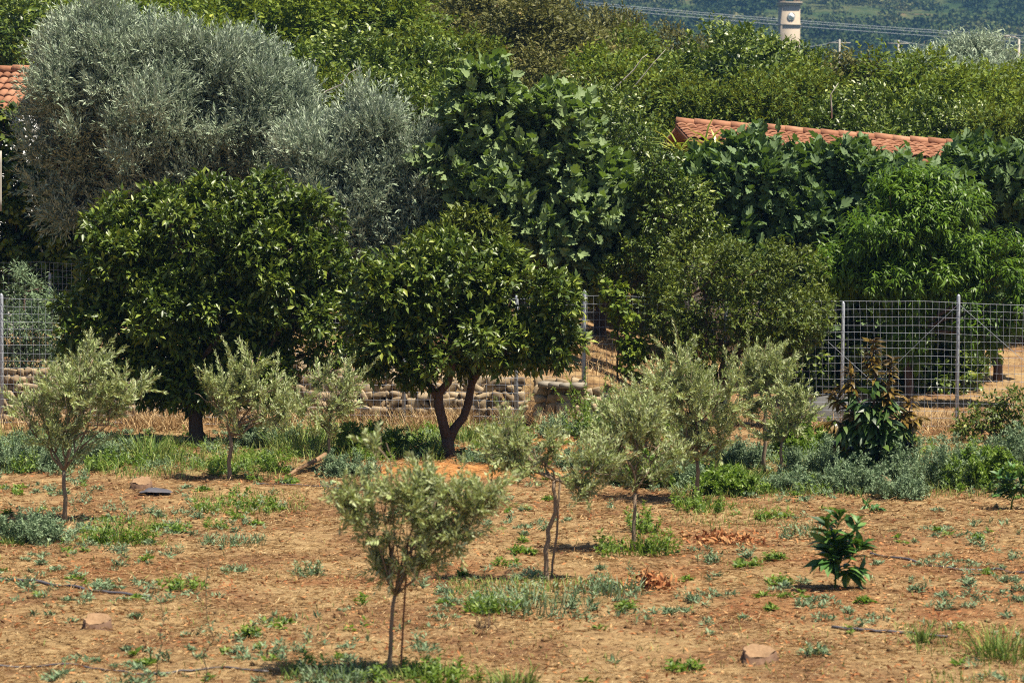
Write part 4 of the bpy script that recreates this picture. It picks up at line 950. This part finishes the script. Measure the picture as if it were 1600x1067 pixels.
CL = [  # photo x, base row, half width px, height px, kind, label
 (835,952,105,58,'blue',"wide blue green weed patch around the foot of the drooping olive"),
 (770,955,45,38,'green',"bright green weed tuft at the left end of the wide blue green patch"),
 (960,925,55,42,'blue',"pale weed clump right of the wide blue green patch"),
 (1000,862,58,60,'green',"bright weeds ringing the dark trunk of the young olive beside the drooping one"),
 (1100,795,45,42,'green',"green weeds around the foot of the tall pale olive"),
 (1005,830,22,60,'green',"upright weed leaning on the dark olive trunk"),
 (285,925,32,32,'green',"isolated round weed on the bare soil at the left"),
 (185,845,50,52,'green',"green weed bank right of the left-edge olive"),
 (42,840,45,52,'blue',"grey green weeds at the left edge below the bushy olive"),
 (25,845,22,22,'grass',"yellow green grass tuft at the left edge"),
 (100,840,22,28,'blue',"small weed at the foot of the left-edge olive"),
 (365,845,55,24,'blue',"low weed strip left of the blurred front olive"),
 (375,795,75,28,'green',"low bright weed strip below the forked young olive"),
 (480,895,26,34,'blue',"small blue green weed left of the blurred olive's crown"),
 (365,890,18,20,'blue',"tiny blue green weed on the soil left of centre"),
 (815,862,20,20,'green',"bright little weed left of the drooping olive's trunk"),
 (1210,878,16,22,'green',"bright little weed left of the lone dark sapling"),
 (1165,886,18,18,'green',"flat little weed beside the reddish dead leaves"),
 (1207,808,24,26,'green',"small bright weed above the lone dark sapling to its left"),
 (1105,880,18,26,'blue',"grey weed between the dead leaves and the ringed olive"),
 (1066,1040,24,28,'green',"dark compact weed near the bottom edge right of centre"),
 (1272,1022,25,26,'blue',"blue green weed to the right of the pale sawn stump"),
 (1250,835,30,36,'blue',"pale weed beside the upper left of the lone sapling"),
 (690,1062,60,46,'green',"blurred green weeds at the foot of the front olive, right side"),
 (530,1066,55,50,'blue',"blurred weeds at the foot of the front olive, left side"),
 (800,1070,40,40,'grass',"blurred grass tuft on the bottom edge near the middle"),
 (1560,1020,48,62,'grass',"soft yellow green grass tuft in the lower right corner"),
 (1440,1000,14,34,'grass',"thin grass tuft with yellowish tips at the lower right"),
 (1285,742,62,62,'blue',"big bushy grey green weed left of the avocado sapling"),
 (1455,758,62,72,'blue',"big bushy grey green weed right of the avocado sapling"),
 (1530,760,45,60,'green',"green weed bush left of the glossy sapling at the right edge"),
 (1370,735,40,66,'green',"dark leafy weed bush under the avocado sapling"),
 (1400,775,40,40,'blue',"low grey weed bush at the foot of the avocado, right of the stump"),
 (1590,740,40,75,'blue',"grey weed bush at the right edge behind the glossy sapling"),
 (1250,715,34,62,'green',"dark weed bush behind the low pale young olive"),
 (1150,735,35,52,'blue',"grey weed bush left of the long dark straight olive trunk"),
 (150,725,45,48,'blue',"grey brush between the left-edge olive and the shade"),
 (1040,735,30,36,'green',"leafy weed bush in front of the orange soil, left of the tall pale olive"),
 (880,690,26,46,'blue',"pale weed bush at the foot of the short stone wall"),
 (425,700,40,60,'blue',"pale weed bush right of the forked young olive"),
 (1010,760,46,44,'green',"leafy weed bush on the orange soil right of the drooping olive's arm"),
 (910,735,40,44,'blue',"grey weed bush between the drooping olive's two arms"),
 (1060,760,36,48,'blue',"pale weed bush left of the tall pale olive's trunk"),
 (1130,770,40,44,'green',"green weed bush right of the tall pale olive's trunk"),
 (1230,765,40,36,'blue',"low weed bush below the reddish brown olive stem"),
 (770,735,44,44,'blue',"pale weed bush right of the forked orange trunk"),
 (545,745,40,40,'blue',"pale weed bush by the fallen branch"),
 (1330,765,44,50,'blue',"grey weed bush left of the stump under the avocado"),
 (935,700,26,150,'green',"tall leafy weed in front of the short curved stone wall"),
 (955,690,30,70,'blue',"pale weed bush at the foot of the tall leafy weed"),
 (580,716,42,58,'green',"dark bushy weed in the shade between the two orange trees"),
 (640,712,28,42,'green',"shaded weed at the left foot of the forked orange trunk"),
 (728,690,22,40,'grass',"sunny grass tuft right behind the forked orange trunk"),
 (730,735,14,28,'blue',"small pale weed in front of the forked orange trunk"),
 (345,745,28,38,'green',"upright green weed in the shade left of the forked young olive"),
 (60,735,65,70,'blue',"tall grey green brush at the left edge below the fence"),
 (470,705,55,60,'grass',"grass clump around the small thin olive"),
 (230,725,60,60,'grass',"long grass at the shaded foot of the broad dark orange tree"),
 (1165,758,45,40,'grass',"bright grass around the long dark straight olive trunk"),
]
for k, (px, py, wpx, hpx, kd, lab) in enumerate(CL):
    rs = RS(300+k); c = GP(px, py); s = SC(c[1]); root = empty("weed_clump", c, lab, "weed", "weed clumps in the field")
    lf = MB(); st = MB(); nn = None
    if 'bush' in lab or 'brush' in lab: bushy(lf, c, wpx/s, hpx/s*1.15, rs, *((.055,.015, RHOMB) if kd == 'blue' else (.08,.03, FOLD)))
    weed(lf, st, c, wpx/s, hpx/s, rs, kd, nn if kd != 'green' or hpx < 120 else 26)
    if wpx > 40 and kd != 'grass': weed(lf, None, c, wpx/s, hpx/s*.8, rs, 'grass', 120)
    lf.build("foliage", MAT[kd], root, origin=c)
    if st.n: st.build("stems", M_weedg, root, origin=c)
# dead shrubs
def deadpile(label, px, py, wpx, hpx, n, seed):
    rs = RS(seed); c = GP(px, py); s = SC(c[1]); m = MB()
    a = rs.random(n)*6.28; r = np.minimum(wpx/s*np.abs(rs.normal(size=n))*.62, wpx/s*1.7); x = c[0]+r*np.cos(a); y = c[1]+r*np.sin(a)*.9
    P = np.stack([x, y, ground_fine(x, y) + hpx/s*rs.random(n)**2*np.clip(1-r/(wpx/s), 0, 1)], 1)
    leaves(m, P, rdir(rs, n), np.array((0, 0, 1.0)) + rs.normal(size=(n, 3))*.7, .09*(.6+.6*rs.random(n)), .03, rs.random(n), CURVE)
    return tag(m.build("dead_foliage", M_litter, origin=c), label, "dead leaves")
deadpile("reddish heap of dead leaves right of the wide blue green weed patch", 1012, 915, 45, 28, 420, 401)
deadpile("long spread of rust coloured dead leaves under the tall pale olive", 1130, 842, 80, 12, 700, 402)
m = MB(); c = GP(755, 985); rs = RS(403)
for k in range(26):
    p = c + np.array((rs.normal()*.07, rs.normal()*.07, 0)); tube(m, bend(p, p + unit(np.array((rs.normal()*.6, rs.normal()*.6, 1)))*(.08+.12*rs.random()), rs, 4, .1), [.004,.003,.002,.001], 3)
tag(m.build("dead_weed", M_barkd, origin=c), "small dark dead weed on the soil right of the front olive's trunk", "weed")

# stuff: straw, litter, clods, small weeds, grass bands
def scatter(n, rs, y0=18.5, y1=45.2, pw=1.0):
    y = y0 + (y1-y0)*rs.random(n)**pw; x = (rs.random(n)*2-1)*(y*.19+2.2); return x, y
rs = RS(500); m = MB(); n = 270000; x, y = scatter(n, rs)
dn = fbm(x*.9, y*.9, 41, 4); kp = dn + .25*rs.normal(size=n) > .36; x, y = x[kp], y[kp]; n = len(x)
th = rs.normal(size=n)*.9 + vn(x*.5, y*.5, 3)*3
D = np.stack([np.cos(th), np.sin(th), rs.normal(size=n)*.14], 1)
leaves(m, np.stack([x, y, ground_fine(x, y)+.008+.012*rs.random(n)], 1), D, np.array((0, 0, 1.0)) + rs.normal(size=(n, 3))*.4, (.05+.13*rs.random(n)**2)*(.7+.012*y), .0028+.000085*y, rs.random(n), RHOMB)
tag(m.build("straw", M_dry), "dry straw strewn over the bare soil", "straw", kind="stuff")
m = MB(); n = 55000; x, y = scatter(n, rs); dn = fbm(x*1.1, y*1.1, 47, 4)+ .12*(x > 0); kp = dn + .2*rs.normal(size=n) > .52; x, y = x[kp], y[kp]; n = len(x)
leaves(m, np.stack([x, y, ground_fine(x, y)+.006+.012*rs.random(n)], 1), rdir(rs, n)*np.array((1, 1, .35)), np.array((0, 0, 1.0)) + rs.normal(size=(n, 3))*.5, .025+.05*rs.random(n), .02, rs.random(n), RHOMB)
tag(m.build("leaf_litter", M_litter), "brown dead leaf litter on the soil", "leaf litter", kind="stuff")
m = MB(); n = 5500; x, y = scatter(n, rs); r = .010 + .03*rs.random(n)**4
ov = np.array([(1,0,0), (-1,0,0), (0,1,0), (0,-1,0), (0,0,1), (0,0,-1)], float); of = np.array([(0,2,4), (2,1,4), (1,3,4), (3,0,4), (2,0,5), (1,2,5), (3,1,5), (0,3,5)])
v = np.stack([x, y, ground_fine(x, y)+r*.3], 1)[:, None] + (ov[None]*(.6+.7*rs.random((n, 6, 1))))*r[:, None, None]
m.add(v.reshape(-1, 3), f3=(of[None] + (np.arange(n)*6)[:, None, None]).reshape(-1, 3), r=np.repeat(rs.random(n), 6))
tag(m.build("soil_clods", M_ground), "small soil clods and pebbles on the field", "clods", kind="stuff")
# small weeds scattered through the field
KEEP = [G(1185,1035), G(152,1000), G(1376,770), G(222,775)]
lfb, lfg = MB(), MB(); n = 3100; x, y = scatter(n, rs, 21, 44)
for xx_, yy_ in zip(x, y):
    if any(math.hypot(xx_-q[0], (yy_-q[1])*.5) < .45 for q in KEEP): continue
    if fbm(np.array([xx_*.45]), np.array([yy_*.3]), 55, 3)[0] + .07*rs.normal() < .43: continue
    c = np.array((xx_, yy_, gz(xx_, yy_))); k = rs.random()
    weed(lfb if k < .8 else lfg, None, c, .04+.22*rs.random()**3, .04+.16*rs.random()**2, rs, 'blue' if k < .8 else 'green', 2+int(9*rs.random()**2))
for (x0, x1, ya, yb, cnt, hh) in ((0,190,745,680,40,.34), (180,450,745,700,50,.26), (430,700,728,672,55,.28), (1050,1300,770,715,45,.22), (1280,1600,770,700,60,.3), (930,1090,705,670,25,.3), (700,830,705,675,20,.2)):
    for q in range(cnt):
        c = GP(x0+(x1-x0)*rs.random(), yb+(ya-yb)*rs.random()); k = rs.random()
        weed(lfb if k < .5 else lfg, None, c, .08+.2*rs.random(), hh*(.4+.8*rs.random()), rs, 'blue' if k < .5 else 'green', 5+int(9*rs.random()))
tag(lfb.build("small_weeds", M_weedb), "tiny blue green weeds dotted over the soil", "weeds", kind="stuff")
tag(lfg.build("small_weeds", M_weedg), "tiny bright green weeds dotted over the soil", "weeds", kind="stuff")
# grass bands (photo rectangles: x0, x1, base row near, base row far, count, height)
m = MB()
for (x0, x1, ya, yb, cnt, hh, wild) in ((0,180,745,672,2300,.30,1), (180,440,752,690,2000,.26,1), (430,690,730,662,2600,.30,1), (700,810,705,668,1500,.25,1), (1050,1300,775,715,4000,.17,1), (1280,1600,775,690,3000,.20,1),
                                  (930,1080,700,665,1500,.25,1), (440,720,1067,1040,1800,.14,1), (700,1000,960,905,1800,.12,1), (1400,1600,1067,960,900,.12,1), (300,480,800,770,1200,.1,1), (0,260,850,810,1400,.12,1), (1050,1250,830,770,900,.1,1), (0,1600,1060,790,2600,.09,1)):
    u = rs.random(cnt); yy_ = yb + (ya-yb)*rs.random(cnt); PX = x0 + (x1-x0)*u
    P = np.array([G(a_, b__) for a_, b__ in zip(PX, yy_)]); kp = fbm(P[:, 0]*1.3, P[:, 1]*1.3, 77) > .36 + .12*rs.random(cnt); P = P[kp]; c_ = len(P)
    P[:, 2] = ground_fine(P[:, 0], P[:, 1]) - .01; a_ = rs.random(c_)*6.28
    leaves(m, P, np.stack([np.cos(a_)*.35, np.sin(a_)*.35, np.ones(c_)], 1)+rs.normal(size=(c_, 3))*.25, np.stack([-np.cos(a_), -np.sin(a_), np.full(c_, .2)], 1), hh*(.35+.75*rs.random(c_)), .009, rs.random(c_), BLADE)
tag(m.build("grass", M_grass), "wild grass growing along the edge of the field", "grass", kind="stuff")
# dry stalks: on the bank behind the fence, by the wall, and the dry slope at the far left
m = MB()
for (x0, x1, d0, d1, cnt, hh) in ((-9.5, 9.5, 44.3, 46.8, 9000, .26), (-3.0, 2.2, 43.8, 45.4, 10000, .42), (-9, -2.5, 44.0, 45.4, 7000, .45), (-14, -8.5, 60, 70, 3500, 1.2), (4.5, 9, 43, 45.4, 2500, .35), (-3, 6, 46.8, 58, 9000, .26), (5, 14, 47, 60, 4000, .15)):
    x = x0+(x1-x0)*rs.random(cnt); y = d0+(d1-d0)*rs.random(cnt); kp = fbm(x*1.1, y*1.1, 87) > .42; x, y = x[kp], y[kp]; c_ = len(x); a_ = rs.random(c_)*6.28
    leaves(m, np.stack([x, y, ground_fine(x, y)-.01], 1), np.stack([np.cos(a_)*.5, np.sin(a_)*.5, np.ones(c_)], 1)+rs.normal(size=(c_, 3))*.4, np.stack([-np.cos(a_), -np.sin(a_), np.full(c_, .2)], 1), hh*(.35+.75*rs.random(c_)), .008, rs.random(c_), BLADE)
tag(m.build("dry_grass", M_dry), "dry yellow grass along the wall and the bank behind the fence", "dry grass", kind="stuff")
# blurred stalks close to the camera
for k, (px, py, tp, lab) in enumerate(((245,1066,925,"blurred thin weed stalk near the bottom left, the shorter one"), (318,1075,875,"blurred tall thin weed stalk near the bottom left, the taller one"))):
    rs = RS(600+k); c = GP(px, py); d = c[1]; root = empty("weed_stalk", c, lab, "weed"); st = MB(); lf = MB()
    e = W(px+8, tp, d); pts = bend(c, e, rs, 8, .03); tube(st, pts, np.linspace(.004, .0015, 8), 4)
    n = 42; u = rs.random(n); P = np.stack([np.interp(u, np.linspace(0, 1, 8), pts[:, q]) for q in range(3)], 1)
    leaves(lf, P, rdir(rs, n)*np.array((1, 1, .4)) + np.array((0, 0, .5)), rdir(rs, n), .045, .013, rs.random(n)*.5, RHOMB)
    st.build("stem", M_barkd, root, origin=c); lf.build("foliage", M_weedb, root, origin=c)

# ------------------------------------------------------------------ haze
m = MB(); box(m, (-1000, -80, -2.5), (1200, 2050, 260))
mh, n, out = newmat("haze_air")
pv = n.nodes.new("ShaderNodeVolumePrincipled"); pv.inputs["Color"].default_value = (.16, .36, .70, 1); pv.inputs["Density"].default_value = .00023; pv.inputs["Anisotropy"].default_value = .2
n.links.new(pv.outputs[0], out.inputs["Volume"])
tag(m.build("haze", mh), "thin bluish haze in the air", "haze", kind="stuff")
